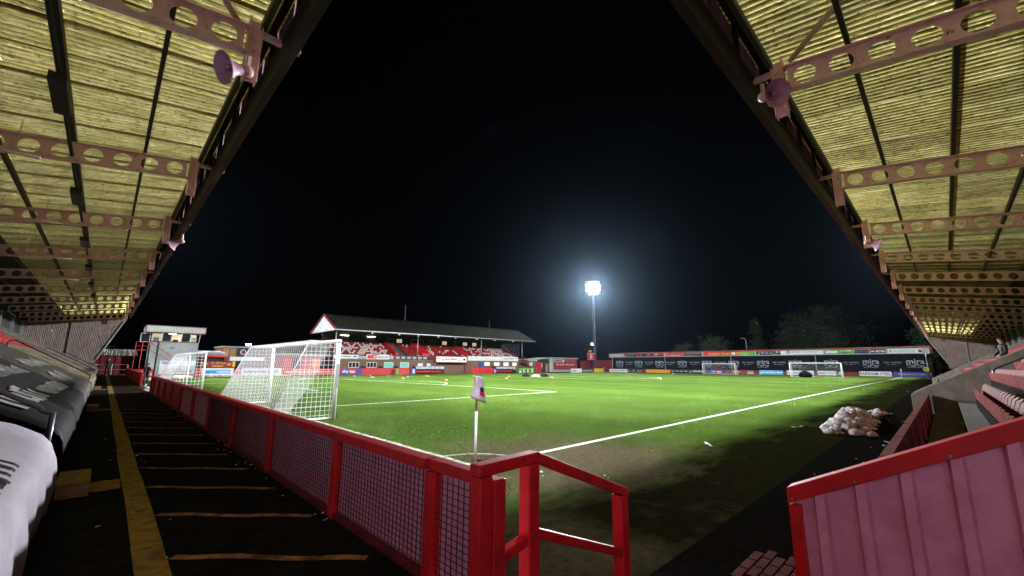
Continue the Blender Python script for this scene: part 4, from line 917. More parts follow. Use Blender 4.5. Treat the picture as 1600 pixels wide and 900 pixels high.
# dark red end building behind the walkway
EB = thing('end_building', 'dark red building closing the end of the left walkway', 'building', (1.2, 77, -.3))
MB().box((-4, 76, -.3), (2.7, 80, 2.45)).build('wall', 'dark_red', EB)
b = MB(); b.grid(lambda u, v: (-4.2+7.4*u, 75.6+4.6*v, 2.5+.9*v+.04*math.sin(u*150)), 150, 1); b.build('roof', 'dark_sheet', EB)
for z in (.75, 1.35): MB().tube([(-2, 70, z), (2.2, 70, z)], .03, 6).build('barrier_rail', 'galv', EB)
for x in (-2, -.6, .8, 2.2): MB().tube([(x, 70, -.3), (x, 70, 1.35)], .03, 6).build('barrier_post', 'galv', EB)
board('advertising_board', 'red board with white maker name behind the goal end gap', 'board', (1.95, 66.5, -.1), RX, 2.6, .95, 'board_red', [('YAMAHA', .08, .22, .92, .78, 'board_white')], (), AG)
for x, y in ((2.35, 42.0), (2.35, 34.6)):
    r = thing('net_post', 'thin black post beside the fence gap, '+('farther' if y > 40 else 'nearer')+' one', 'post', (x, y, 0)); MB().tube([(x, y, 0), (x, y, 3.0)], .05, 8).build('pole', 'black_metal', r); MB().box((x-.12, y-.12, 0), (x+.12, y+.12, .04)).build('foot', 'black_metal', r)
LBD = thing('clubhouse', 'low brick clubhouse with navy crest sign behind the far hoarding', 'building', (17, 82, -.3))
MB().box((13.3, 80, -.3), (15.25, 86, 4.05)).build('wall', 'brick_wall', LBD); MB().box((15.25, 80.0, -.3), (20.5, 86, 4.0)).build('wall', 'brick_wall', LBD); MB().box((13.1, 79.8, 4.06), (20.7, 86, 4.25)).build('roof', 'board_grey', LBD)
MB().box((13.15, 79.9, -.3), (13.3, 80.1, 4.05)).build('corner_trim', 'board_red', LBD)
for k in range(2): MB().box((13.5+.95*k, 79.93, 2.6), (14.25+.95*k, 79.99, 3.9)).build('shutter', 'wood', LBD)
board('', '', '', (15.4, 79.9, 2.55), RX, 3.9, 1.5, 'board_navy', parent=LBD); disc(LBD, (16.2, 79.88, 3.35), RX, .42, 'board_white'); disc(LBD, (16.2, 79.86, 3.35), RX, .33, 'board_red', a0=90, a1=270); disc(LBD, (16.2, 79.86, 3.35), RX, .33, 'board_black', a0=-90, a1=90)
LB2 = thing('low_shelter', 'low shelter with pale sloping roof right of the tower', 'building', (11.5, 78, -.3))
MB().box((10.2, 77, -.3), (13.2, 80, 2.5)).build('wall', 'far_wall', LB2); MB().prism([(9.8, 76.4, 2.55), (13.6, 76.4, 2.55), (13.6, 76.4, 2.7), (9.8, 76.4, 2.7)], (0, 4, .75)).build('roof', 'board_grey', LB2); MB().box((9.8, 76.35, 2.45), (13.6, 76.39, 2.72)).build('roof_trim', 'board_red', LB2)
MB().box((13.8, 76.2, 1.95), (18.5, 76.5, 2.55)).build('awning', 'board_white', LB2)
r = thing('yard_lamp', 'small bright lamp on a post above the clubhouse roof', 'lamp', (18.3, 87, -.3)); MB().tube([(18.3, 87, -.3), (18.3, 87, 4.8)], .06, 8).build('pole', 'galv', r); MB().box((17.9, 86.7, 4.72), (18.7, 86.95, 4.98)).build('lamp_head', 'small_lamp', r)

# ------------------------------------------------------------------ buildings under the floodlight
BH = thing('turnstile_block', 'small brick block right of the main stand stairs', 'building', (79.5, 76, -.4))
MB().box((77.7, 74.6, -.5), (81.4, 78, 2.75)).build('wall', 'brick_wall', BH); MB().box((77.5, 74.3, 2.76), (81.6, 78.2, 3.1)).build('roof', 'board_grey', BH); board('', '', '', (78.6, 74.5, 1.3), RX, 1.2, .9, 'board_white', parent=BH)
board('', '', '', (77.6, 74.25, 2.5), RX, 3.9, .55, 'board_grey', parent=BH)
GT = thing('red_gate', 'bright red double gate standing open beside the brick block', 'gate', (84.5, 78, -.4))
for x0, x1 in ((82.2, 84.0), (84.9, 87.2)):
    for k in range(5): a = x0+(x1-x0)*k/5; MB().box((a, 77.9, -.45), (a+(x1-x0)/5-.03, 78.0, 2.3)).build('gate_plank', 'board_red', GT)
WB = thing('flat_roofed_building', 'low flat roofed building with red sign near the floodlight', 'building', (97, 82, -.4))
MB().box((87.5, 80.2, -.5), (93.0, 86, 3.0)).build('wall', 'far_wall', WB); MB().box((93.0, 80.0, -.5), (106, 86, 3.45)).build('wall', 'board_grey', WB); MB().box((92.6, 79.7, 3.46), (106.4, 86.2, 3.72)).build('roof', 'board_grey', WB)
MB().prism([(87.3, 79.9, 3.01), (92.7, 79.9, 3.45), (92.7, 79.9, 3.6), (87.3, 79.9, 3.16)], (0, 6, 0)).build('roof', 'board_grey', WB)
MB().box((91.3, 80.1, -.45), (92.4, 80.19, 1.9)).build('door', 'wood', WB); window(88.8, 89.9, .8, 2.0, 80.19, WB, 'lit_window', 'board_grey', 1)
board('', '', '', (94.6, 79.9, .2), RX, 11.3, 3.1, 'board_maroon', [('~9', .52, .74, .94, .92, 'board_orange'), ('~18', .10, .42, .88, .56, 'board_white')], [(.02, .70, .44, .95, 'board_white'), (.04, .74, .36, .90, 'board_navy')], parent=WB)
MB().box((106.5, 79.0, -.5), (112, 79.2, 2.9)).build('red_yard_wall', 'dark_red', kind='structure')
MB().box((112.6, 71.6, -.6), (112.8, 79.2, 3.1)).build('red_yard_wall', 'dark_red', kind='structure')
SG = board('crest_sign', 'red sign with white round crest at the foot of the floodlight', 'sign', (107.3, 77.0, 3.1), RX, 4.1, 2.15, 'board_red', [('~8', .2, .02, .8, .12, 'board_white')], [(.04, .92, .96, .99, 'board_white')])
disc(SG, (109.35, 76.98, 4.2), RX, .68, 'board_white'); disc(SG, (109.35, 76.96, 4.2), RX, .22, 'board_red', 'crest_figure')
for x in (107.6, 111.1): MB().box((x-.08, 77.06, -.5), (x+.08, 77.2, 5.2)).build('leg', 'dark_tube', SG)
board('small_sign', 'small orange sign above the crest sign', 'sign', (108.1, 77.0, 5.5), RX, 1.7, .7, 'board_orange', (), [(.3, .2, .7, .8, 'board_yellow')])
r = thing('security_lamp', 'small white lamp on the floodlight mast', 'lamp', (110.5, 77.3, 7.3)); MB().box((110.2, 77.2, 7.9), (110.7, 77.5, 8.35)).build('lamp_head', 'small_lamp', r); MB().tube([(110.45, 77.35, 8.1), (112.3, 77.7, 8.1)], .05, 6).build('arm', 'galv', r)
for x0, x1, m, lab, tx in ((92.6, 97.6, 'board_white', 'white board left of the yellow one below the floodlight', [('~4', .05, .25, .45, .75, 'board_black')]), (97.8, 103.0, 'board_black', 'black board with white logos below the flat roofed building', [('mira', .04+.24*k, .3, .22+.24*k, .75, 'board_white') for k in range(4)]), (103.6, 108.3, 'board_yellow', 'yellow board under the crest sign', ())):
    board('advertising_board', lab, 'board', (x0, 72.0, -.55), RX, x1-x0, 1.15, m, tx, (), AG)

# ------------------------------------------------------------------ far end stand
FXX = 110.0
FS = thing('end_stand', 'low roofed terrace with black banner at the far end of the pitch', 'stand', (113, 36, -.4))
YL, YRt = 70.9, 1.7
def fz(y): return 4.32+(y-1.7)/(70.9-1.7)*(-.36)             # underside of the fascia
b = MB(); b.prism([(FXX+.05, YL, fz(YL)+.98), (FXX+.05, YRt, fz(YRt)+1.06), (FXX+7, YRt, fz(YRt)+1.5), (FXX+7, YL, fz(YL)+1.4)], (0, 0, .08)); b.build('roof', 'dark_sheet', FS)
MB().prism([(FXX, YL, fz(YL)), (FXX, YRt, fz(YRt)), (FXX, YRt, fz(YRt)+.95), (FXX, YL, fz(YL)+.9)], (.05, 0, 0)).build('fascia', 'board_grey', FS)
MB().bar((FXX-.06, YL+.1, fz(YL)+1.02), (FXX-.06, YRt-.3, fz(YRt)+1.10), .14, .16).build('fascia_trim', 'board_red', FS)
MB().bar((FXX-.02, YL, fz(YL)-.06), (FXX-.02, YRt, fz(YRt)-.06), .12, .12).build('eaves_beam', 'galv', FS)
MB().box((FXX-.1, YRt-.28, fz(YRt)), (FXX+7, YRt-.2, fz(YRt)+1.0)).build('end_cap', 'board_red', FS)
for px in (957, 1039, 1142, 1274, 1447): p = on_x(px, 560, FXX+.2); MB().tube([(FXX+.2, p.y, -.5), (FXX+.2, p.y, fz(p.y)-.1)], .09, 8).build('column', 'galv', FS, True)
MB().box((FXX+6.5, YRt, -.5), (FXX+6.7, YL, 5.4)).build('back_wall', 'far_wall', FS)
for i in range(5): MB().box((FXX+1.2+i*.9, YRt+.3, -.6), (FXX+2.1+i*.9-.003, YL-.3, -.2+.25*i)).build('step', 'dark_concrete', FS)
BX = FXX+1.0
def ban(px0, px1, nm):
    a, c = on_x(px0, 570, BX).y, on_x(px1, 570, BX).y; o = MB(); n = 30
    o.grid(lambda u, v: (BX+.03*noise.noise(Vector((u*25, v*3, px0))), a+(c-a)*u, .60+(3.25)*v), n, 6); o = o.build('banner', 'banner_black', FS, True); return o
ban(961, 1038, ''); ban(1039.5, 1448, '')
def on_banner(txt, px0, px1, py0, py1, mat, bold=True):
    p, q = on_x(px0, py1, BX-.06), on_x(px1, py0, BX-.06); lettering(FS, txt, (BX-.06, p.y, p.z), RY, (0, 0, 1), p.y-q.y, q.z-p.z, mat, bold=bold, lift=.0)
def wave(px0, px1, py):
    p, q = on_x(px0, py, BX-.06), on_x(px1, py, BX-.06); b = MB(); n = 14; vs = []
    for i in range(n+1):
        u = i/n; yy = p.y+(q.y-p.y)*u; zz = p.z+.16*math.sin(u*4*math.pi); th = .05+.05*abs(math.cos(u*2*math.pi)); vs += [(BX-.06, yy, zz-th), (BX-.06, yy, zz+th)]
    b.add(vs, [(2*i, 2*i+2, 2*i+3, 2*i+1) for i in range(n)]); b.build('wave_mark', 'letter_grey', FS)
MI = [(963, 974, 563.2, 568), (992, 1004, 563, 568), (1024, 1037, 563, 568), (1059, 1073, 563, 568), (1097, 1112, 562.5, 568), (1138.5, 1154.5, 562.5, 568.3), (1183, 1201.5, 562.3, 568.3), (1233, 1253, 561.8, 568.3), (1288, 1310, 561, 568.5), (1348.5, 1373, 561.2, 568.5), (1416.5, 1444, 561, 568.5)]
for (a, c, y0, y1) in MI:
    on_banner('mira', a, c, y0, y1, 'letter_grey'); wave(a, c, y1+2.2); on_banner('SHOWERS', a+(c-a)*.06, c-(c-a)*.06, y1+4.4, y1+6.0, 'letter_grey', False)
for (a, c), (e, f) in zip([(m[0], m[1]) for m in MI], [(m[0], m[1]) for m in MI[1:]]):
    g = e-c; on_banner('100 YEARS', c+g*.18, e-g*.18, 565.3, 567.5, 'letter_grey', False); on_banner('~10', c+g*.28, e-g*.28, 569, 570.0, 'letter_grey', False)
def fb(px0, px1, mat, label, texts=(), blocks=(), lo=.05, hi=.86):
    y0 = on_x(px0, 555, FXX-.06).y; y1 = on_x(px1, 555, FXX-.06).y; ym = (y0+y1)/2
    return board('fascia_board', label, 'board', (FXX-.075, y0, fz(ym)+lo), RY, y0-y1, hi-lo, mat, texts, blocks, 'boards on the far stand fascia', th=.05)
fb(952, 974.5, 'board_grey', 'grey board at the left end of the far stand fascia', [('~12', .1, .3, .9, .6, 'board_white')])
fb(975, 995, 'board_black', 'black photograph board second on the far fascia', [('~10', .3, .55, .95, .75, 'board_white')], [(.03, .1, .2, .6, 'board_orange')])
fb(995.2, 1011, 'board_maroon', 'dark board with pink figures on the far fascia', (), [(0, .1, .15, .9, 'board_red'), (.2, .1, .9, .9, 'board_black'), (.3, .2, .45, .8, 'board_grey')])
fb(1011.5, 1037, 'board_maroon', 'red board with black and white slash on the far fascia', [('LISK', .45, .45, .65, .85, 'board_white')], [(0, 0, .3, 1, 'board_black'), (.05, .4, .15, .8, 'board_white')])
fb(1040.5, 1067, 'board_red', 'bright red board with white lettering on the far fascia', [('~14', .06, .2, .94, .55, 'board_white')])
fb(1068, 1096.5, 'board_navy', 'navy board with pale serif lettering on the far fascia', [('JONNY ROCKS', .08, .42, .92, .85, 'letter_grey'), ('~9', .28, .12, .72, .3, 'letter_grey')])
fb(1099, 1180, 'board_red', 'long red and green stand name board on the far fascia', [('SPEEDY SKIPS', .10, .2, .555, .75, 'board_yellow'), ('STAND', .655, .2, .88, .78, 'board_yellow')], [(.72, 0, 1, 1, 'board_green'), (.57, .2, .635, .85, 'board_white')], lo=.02, hi=.92)
fb(1182, 1219, 'board_black', 'black board with white lettering right of the stand name', [('~6', .1, .68, .35, .86, 'board_white'), ('~15', .22, .4, .78, .62, 'board_white')], [(.68, .05, .92, .16, 'board_teal'), (.84, .65, .94, .85, 'board_white'), (.06, .12, .14, .3, 'board_white')])
r_ = fb(1221, 1287, 'board_white', 'long white finance board with blue roundel on the far fascia', [('FAIRVIEW', .22, .52, .48, .80, 'board_blue'), ('FINANCIAL', .51, .52, .90, .80, 'letter_grey'), ('~26', .28, .24, .84, .36, 'letter_grey')])
p = on_x(1231, 550.5, FXX-.1); disc(r_, (FXX-.08, p.y, p.z), RY, .33, 'board_blue'); disc(r_, (FXX-.10, p.y, p.z), RY, .16, 'board_white')
fb(1288.5, 1334, 'board_green', 'green board with a white box on the far fascia', [('~8', .55, .56, .94, .88, 'board_white'), ('~5', .62, .16, .88, .40, 'board_navy')], [(.05, .18, .46, .78, 'board_white')])
fb(1335.5, 1358.5, 'board_navy', 'dark slate board on the far fascia', [('~12', .08, .52, .92, .72, 'letter_grey')])
fb(1360.5, 1385, 'board_black', 'black board with bold white lettering on the far fascia', [('errea', .36, .24, .94, .74, 'board_white')], [(.06, .38, .16, .62, 'board_white'), (.17, .38, .27, .62, 'board_white')])
r_ = fb(1388.5, 1442, 'board_white', 'white telephone number board at the right end of the far fascia', [('0845 017 8145', .16, .26, .80, .70, 'board_teal')], [(.03, .2, .12, .8, 'board_teal')])
p = on_x(1437.5, 548.3, FXX-.1); disc(r_, (FXX-.08, p.y, p.z), RY, .27, 'board_black'); disc(r_, (FXX-.10, p.y, p.z), RY, .16, 'board_red', a0=90, a1=270)

# far goal line hoardings
HX = 108.4
y0, y1 = on_x(948, 578, HX+.1).y, on_x(1452, 578, HX+.1).y
def hz(y): return gz(HX, y)
b = MB(); b.prism([(HX+.1, y0, -.6), (HX+.1, y1, -.4), (HX+.1, y1, .62), (HX+.1, y0, .42)], (.1, 0, 0)); b.build('hoarding_wall', 'dark_red', kind='structure')
def eb(px0, px1, mat, label, texts=(), blocks=()):
    a, c = on_x(px0, 578, HX).y, on_x(px1, 578, HX).y; g = hz((a+c)/2)+.10
    return board('advertising_board', label, 'board', (HX, a, g), RY, a-c, .88, mat, texts, blocks, AG)
eb(952.5, 980, 'board_white', 'white and black board at the left end of the far line', [('SIGNCRAFT', .06, .25, .94, .78, 'board_black')])
eb(981, 1003, 'board_black', 'black board with thin spaced letters on the far line', [('L E A', .05, .2, .9, .8, 'letter_grey')], [(.93, .1, .98, .9, 'board_orange')])
eb(1009, 1047, 'board_orange', 'orange coach company board on the far line', [("MARCHANT'S COACHES", .05, .45, .95, .88, 'board_yellow')], [(.08, .12, .92, .28, 'board_yellow')])
eb(1048, 1075, 'board_black', 'black board with four white wave logos on the far line', [('mira', .04+.25*k, .45, .21+.25*k, .8, 'board_white') for k in range(4)])
eb(1076, 1101, 'board_black', 'black board with teal mark left of the far goal', [('DENMAN', .26, .35, .98, .82, 'board_white')], [(.05, .25, .18, .65, 'board_teal')])
eb(1105, 1136, 'board_blue', 'blue betting board inside the far goal', [('sky', .22, .25, .42, .8, 'board_white'), ('bet', .50, .3, .70, .78, 'board_white')], [(.46, .1, .74, .9, 'board_red')])
eb(1144, 1178, 'board_maroon', 'dark red board right of the far goal', [('~9', .02, .4, .4, .78, 'board_white'), ('~6', .72, .45, .96, .75, 'board_white')], [(.7, .12, .98, .3, 'board_white')])
eb(1186, 1223, 'board_sky', 'light blue board on the far line', [('~7', .08, .3, .40, .7, 'board_white'), ('~6', .44, .3, .70, .7, 'board_white')], [(.76, .42, .97, .58, 'board_white')])
eb(1229, 1271, 'board_white', 'white board partly behind the portable far goal', [('Football in a Box', .02, .28, .97, .78, 'board_black')])
eb(1277, 1306, 'board_white', 'white car dealer board inside the portable far goal', [('auto', .05, .25, .40, .75, 'board_maroon'), ('village', .42, .25, .94, .75, 'letter_grey')])
eb(1307, 1317, 'board_black', 'black and white board at the portable goal post', (), [(.3, .5, .9, .8, 'board_white'), (.1, .15, .95, .35, 'board_white')])
eb(1342, 1392, 'board_white', 'bold white steel company board right of the portable far goal', [('RAINHAM STEEL', .02, .2, .98, .82, 'board_navy')])
eb(1395, 1450, 'board_blue', 'dark blue board behind the far corner flag', [('theenergycheck', .14, .25, .92, .75, 'letter_grey')])
r = thing('round_sign', 'round yellow and green disc on the last column of the far stand', 'disc', (FXX, on_x(1447, 577, FXX).y, 1.0)); p = on_x(1447, 577, FXX)
MB().tube([(FXX-.05, p.y, p.z), (FXX+.05, p.y, p.z)], .42, 16).build('disc', 'board_yellow', r); MB().tube([(FXX-.07, p.y+.1, p.z), (FXX-.052, p.y+.1, p.z)], .25, 12).build('disc_face', 'board_green', r)
r = thing('street_lamp', 'curved lamp post behind the far stand roof', 'lamp', (120, 42, -.4)); yy = on_x(1166, 540, 120).y
MB().tube([(120, yy, -.4), (120, yy, 8.2), (120, yy+.2, 8.7), (120, yy+.8, 8.9)], .09, 8).build('pole', 'galv', r, True); MB().box((119.8, yy+.6, 8.75), (120.2, yy+1.2, 8.88)).build('lamp_head', 'board_grey', r)

# ------------------------------------------------------------------ trees behind the far stand
def tree(x, y, h, r, label, mat='leaf', n=2600, kind='round', seed=1, bare=False):
    rn = random.Random(seed); root = thing('tree', label, 'tree', (x, y, -.6), 'trees behind the far stand')
    b = MB(); b.tube([(x, y, -.6), (x+.1, y, h*.25), (x-.1, y+.1, h*.6), (x, y, h*.9)], [.35, .27, .16, .04], 8)
    limbs = []
    for k in range(14 if not bare else 26):
        a = rn.uniform(0, 6.28); z = h*rn.uniform(.22, .75); l_ = r*rn.uniform(.5, .95)*(1 if kind == 'round' else (1-z/h)*1.3); p = Vector((x, y, z)); q = p+Vector((math.cos(a)*l_, math.sin(a)*l_, l_*rn.uniform(.3, .9)))
        b.tube([p, (p+q)/2+Vector((0, 0, .1)), q], [.11, .07, .02], 5); limbs.append(q)
        if bare:
            for m in range(7):
                s_ = p+(q-p)*rn.uniform(.35, 1); e = s_+Vector((rn.uniform(-1, 1), rn.uniform(-1, 1), rn.uniform(.2, 1.2)))*r*.28; b.tube([s_, e], [.03, .008], 4)
    b.build('trunk', 'bark', root, True)
    b = MB()
    if kind == 'round': cl = [Vector((x, y, h*.62))+Vector((rn.gauss(0, 1), rn.gauss(0, 1), rn.gauss(0, .9))).normalized()*rn.uniform(.35, .92)*r for _ in range(60)]
    else: cl = [Vector((x, y, 0))+Vector((math.cos(a)*q, math.sin(a)*q, z)) for a, z, q in [(rn.uniform(0, 6.28), z, r*(1-z/h)*rn.uniform(.3, 1.05)) for z in [h*(.12+.88*rn.random()) for _ in range(90)]]]
    cl += limbs
    for k in range(n):
        c_ = rn.choice(cl); p = c_+Vector((rn.gauss(0, 1), rn.gauss(0, 1), rn.gauss(0, .7)))*r*.16; s_ = rn.uniform(.14, .34)
        u = Vector((rn.gauss(0, 1), rn.gauss(0, 1), rn.gauss(0, .5))).normalized(); v = u.orthogonal().normalized()
        b.add([p-u*s_, p+v*s_*.55, p+u*s_, p-v*s_*.55], [(0, 1, 2, 3)])
    b.build('crown', mat, root)
tree(136, 24.0, 15.6, 7.4, 'large round dark evergreen behind the right half of the far stand', 'leaf', 16000, 'round', 3)
tree(142, 17.5, 15.0, 7.0, 'leafless brown tree right of the large evergreen', 'leaf_brown', 1200, 'round', 4, True)
tree(135, 37.3, 14.6, 3.6, 'narrow conifer left of the large evergreen', 'leaf', 3200, 'cone', 5)
tree(134, 49.0, 11.0, 4.2, 'dark bushy tree behind the middle of the far stand', 'leaf', 3500, 'round', 6)
tree(134, 58.0, 9.0, 3.6, 'smaller dark tree behind the left of the far stand', 'leaf', 2600, 'round', 7)
tree(130, 1.0, 10.5, 5.0, 'dark tree between the far stand and the right roof', 'leaf', 4000, 'round', 8)
tree(140, 30.5, 12.5, 4.5, 'thin brown tree behind the narrow conifer', 'leaf_brown', 900, 'round', 9, True)

# ------------------------------------------------------------------ snow cleared off the pitch
def lump(b, c, r, rn, flat=.75):
    N, M = 9, 6; ph = rn.uniform(0, 100); ax = [rn.uniform(.7, 1.35), rn.uniform(.7, 1.35), flat*rn.uniform(.7, 1.2)]; a0 = rn.uniform(0, 6.28)
    vs = []
    for j in range(M+1):
        t = math.pi*j/M
        for i in range(N):
            a = 2*math.pi*i/N; d = Vector((math.sin(t)*math.cos(a), math.sin(t)*math.sin(a), math.cos(t))); k = r*(1+.38*noise.noise(d*1.7+Vector((ph, 0, 0)))+.18*noise.noise(d*4.5+Vector((0, ph, 0))))
            e = Vector((d.x*ax[0], d.y*ax[1], d.z*ax[2]))*k; vs.append((c[0]+e.x*math.cos(a0)-e.y*math.sin(a0), c[1]+e.x*math.sin(a0)+e.y*math.cos(a0), c[2]+e.z))
    b.add(vs, [(j*N+i, j*N+(i+1) % N, (j+1)*N+(i+1) % N, (j+1)*N+i) for j in range(M) for i in range(N)])
def snow_pile(x0, y0, x1, y1, wd, ht, n, label, seed, rmax=.2):
    rn = random.Random(seed); b = MB()
    for k in range(n):
        u = rn.random(); v = max(-1, min(1, rn.gauss(0, .5))); x = x0+(x1-x0)*u; y = y0+(y1-y0)*u; nx, ny = -(y1-y0), (x1-x0); l_ = math.hypot(nx, ny)
        env = (1-abs(v)**1.6)*min(1, 4*u+.25, 4*(1-u)+.25); x += nx/l_*v*wd/2; y += ny/l_*v*wd/2; r = (.42+.58*rn.random()**1.5)*rmax
        lump(b, (x, y, gz(x, y)+r*.25+env*ht*rn.random()**.6), r, rn)
    o = b.build('snow_pile', 'snow', smooth=True, loc=(x0, y0, gz(x0, y0))); return tag(o, label, 'snow', None, 'stuff')
snow_pile(14.0, 2.05, 19.6, 2.42, 1.05,  .34, 330, 'heap of dirty snow lumps on the track beside the touchline', 4, .135)
snow_pile(20.0, 2.0, 21.4, 1.9, .6, .12, 26, 'few snow lumps trailing behind the big heap', 9, .14)
snow_pile(1.7, 26.9, 1.9, 34.0, 1.3, .32, 260, 'trampled snow filling the gap in the red fence', 6, .2)
snow_pile(3.4, 60, 8.5, 70, 1.2, .2, 120, 'snow banked near the foot of the control tower', 7, .25)
snow_pile(9.8, 70.9, 21, 71.0, .7, .12, 130, 'line of snow along the far hoarding', 8, .22)
rn = random.Random(5); b = MB()
for k in range(60):
    y = 4.2+rn.random()**1.6*22; lump(b, (FX-.075-rn.random()**3*.2, y, WZ+.012), rn.uniform(.006, .018), rn, .5)
for k in range(26): lump(b, (rn.uniform(.0, 1.6), rn.uniform(4, 24), WZ+.006), rn.uniform(.006, .016), rn, .5)
tag(b.build('snow_crumbs', 'snow', smooth=True, loc=(FX, 5, WZ)), 'crumbs of snow along the foot of the red fence', 'snow', None, 'stuff')
b = MB()
for k in range(24):
    x, y = 4.5+rn.random()**1.4*45, rn.uniform(2.1, 5.4) if rn.random() < .5 else rn.uniform(6, 50)
    lump(b, (x, y, gz(x, y)+.008), rn.uniform(.008, .022)*(1+x/50), rn, .5)
for k in range(22): lump(b, (rn.uniform(4.4, 20), rn.uniform(.8, 1.75), .03), rn.uniform(.010, .03), rn, .5)
tag(b.build('snow_crumbs', 'snow', smooth=True, loc=(10, 4, 0)), 'scattered snow crumbs over the pitch and track', 'snow', None, 'stuff')
for (x, y, l_, a, m, lab) in ((13.2, 1.12, .42, .4, 'board_white', 'pale strip of litter on the dark track before the snow heap'), (18.6, 1.15, .30, -.2, 'board_red', 'red scrap on the dark track behind the snow heap'), (9.9, 3.9, .5, .6, 'board_white', 'white strip of litter on the worn grass'), (14.6, 3.2, .5, -.3, 'board_white', 'thin white strip on the grass left of the snow heap')):
    b = MB(); b.grid(lambda u, v: (x+math.cos(a)*(u-.5)*l_-math.sin(a)*(v-.5)*.07, y+math.sin(a)*(u-.5)*l_+math.cos(a)*(v-.5)*.07, gz(x, y)+.026+.02*math.sin(u*7)*v), 8, 2); tag(b.build('litter', m, loc=(x, y, gz(x, y))), lab, 'litter')

# ------------------------------------------------------------------ training gear on the pitch
def cone(x, y, m, label):
    g = gz(x, y); b = MB(); n = 14; prof = [(.19, .012), (.18, .03), (.12, .10), (.06, .15), (.05, .15), (.10, .09)]
    b.add([(x+r*math.cos(2*math.pi*i/n), y+r*math.sin(2*math.pi*i/n), g+z) for r, z in prof for i in range(n)], [(j*n+i, j*n+(i+1) % n, (j+1)*n+(i+1) % n, (j+1)*n+i) for j in range(len(prof)-1) for i in range(n)])
    tag(b.build('marker_cone', m, smooth=True, loc=(x, y, g)), label, 'cone', 'flat marker cones on the pitch')
for px, py, m, lab in ((580.5, 589.8, 'cone_orange', 'orange marker cone left of the others near the blue one'), (630, 591.7, 'cone_orange', 'orange marker cone below the teal windows'), (668.5, 588.3, 'cone_orange', 'orange marker cone before the left dugout'), (697.5, 594.5, 'cone_orange', 'orange marker cone at the end of the penalty arc'), (740.5, 587.8, 'cone_orange', 'orange marker cone below the tunnel sign'), (795, 588.8, 'cone_orange', 'farther orange marker cone of the pair by the right dugout'), (791.5, 592, 'cone_orange', 'nearer orange marker cone of the pair by the right dugout'), (862.5, 590.3, 'cone_orange', 'orange marker cone right of the black bags'), (553.5, 588.6, 'cone_blue', 'blue marker cone nearest the portable goal post'), (578.5, 587, 'cone_blue', 'blue marker cone behind the leftmost orange one'), (583.5, 589.9, 'cone_blue', 'blue marker cone touching the leftmost orange one'), (606.5, 588.2, 'cone_blue', 'blue marker cone below the teal window'), (637.3, 589.3, 'cone_blue', 'blue marker cone right of the green bin')):
    d = ray(px, py); t = 1.75/-d.z
    for _ in range(6): t = (1.75-gz(d.x*t, d.y*t))/-d.z
    cone(d.x*t, d.y*t, m, lab)
def ball(x, y, label):
    g = gz(x, y); bm = bmesh.new(); bmesh.ops.create_icosphere(bm, subdivisions=2, radius=.11); me = bpy.data.meshes.new('ball'); me.materials.append(MATS['board_white']); me.materials.append(MATS['board_black'])
    bm.to_mesh(me); bm.free()
    for p in me.polygons: p.use_smooth = True; p.material_index = 1 if (p.index*7) % 11 == 0 else 0
    o = bpy.data.objects.new('football', me); o.location = (x, y, g+.11); link(o); tag(o, label, 'ball', 'loose footballs')
for px, py, lab in ((1052, 584.2, 'white football left of the far goal'), (1051, 584.6, 'second white football left of the far goal'), (1032.5, 592.8, 'white football alone in the middle of the pitch'), (1188, 585, 'white football under the light blue board'), (1304, 586.6, 'white football inside the portable far goal')):
    d = ray(px, py); t = 1.75/-d.z
    for _ in range(6): t = min((1.75-gz(d.x*t, d.y*t))/-d.z, 106/d.x)
    ball(d.x*t, d.y*t, lab)
def bag(x, y, m, label, l_=.8, w_=.42, h=.4):
    g = gz(x, y); root = thing('kit_bag', label, 'bag', (x, y, g), 'kit bags on the pitch')
    b = MB(); n = 12
    b.grid(lambda u, v: (x+(u-.5)*l_*.72+(v-.5)*0, y-(u-.5)*l_*.70+math.cos(2*math.pi*v)*w_/2*math.sin(math.pi*min(1, max(0, .08+.84*u)))**.35, g+max(0, .5+.5*math.sin(2*math.pi*v))*h*math.sin(math.pi*(.08+.84*u))**.4+.0), 12, n); b.build('body', m, root, True)
    MB().tube([(x-.12*l_, y+.12*l_, g+h*.9), (x-.06*l_, y+.06*l_, g+h*1.2), (x+.06*l_, y-.06*l_, g+h*1.2), (x+.12*l_, y-.12*l_, g+h*.9)], .02, 6).build('handle', 'black_metal', root, True)
bag(50.2, 48.4, 'black_tarp', 'left black bag on the far half of the pitch', 1.0, .6, .5); bag(51.6, 45.6, 'black_tarp', 'right black bag on the far half of the pitch', 1.1, .6, .55); bag(50.6, 46.5, 'board_white', 'white bag beside the right black bag', 1.2, .5, .32)
bag(88.0, 17.2, 'black_tarp', 'black bag lying in the portable far goal', 1.7, 1.0, 1.15)

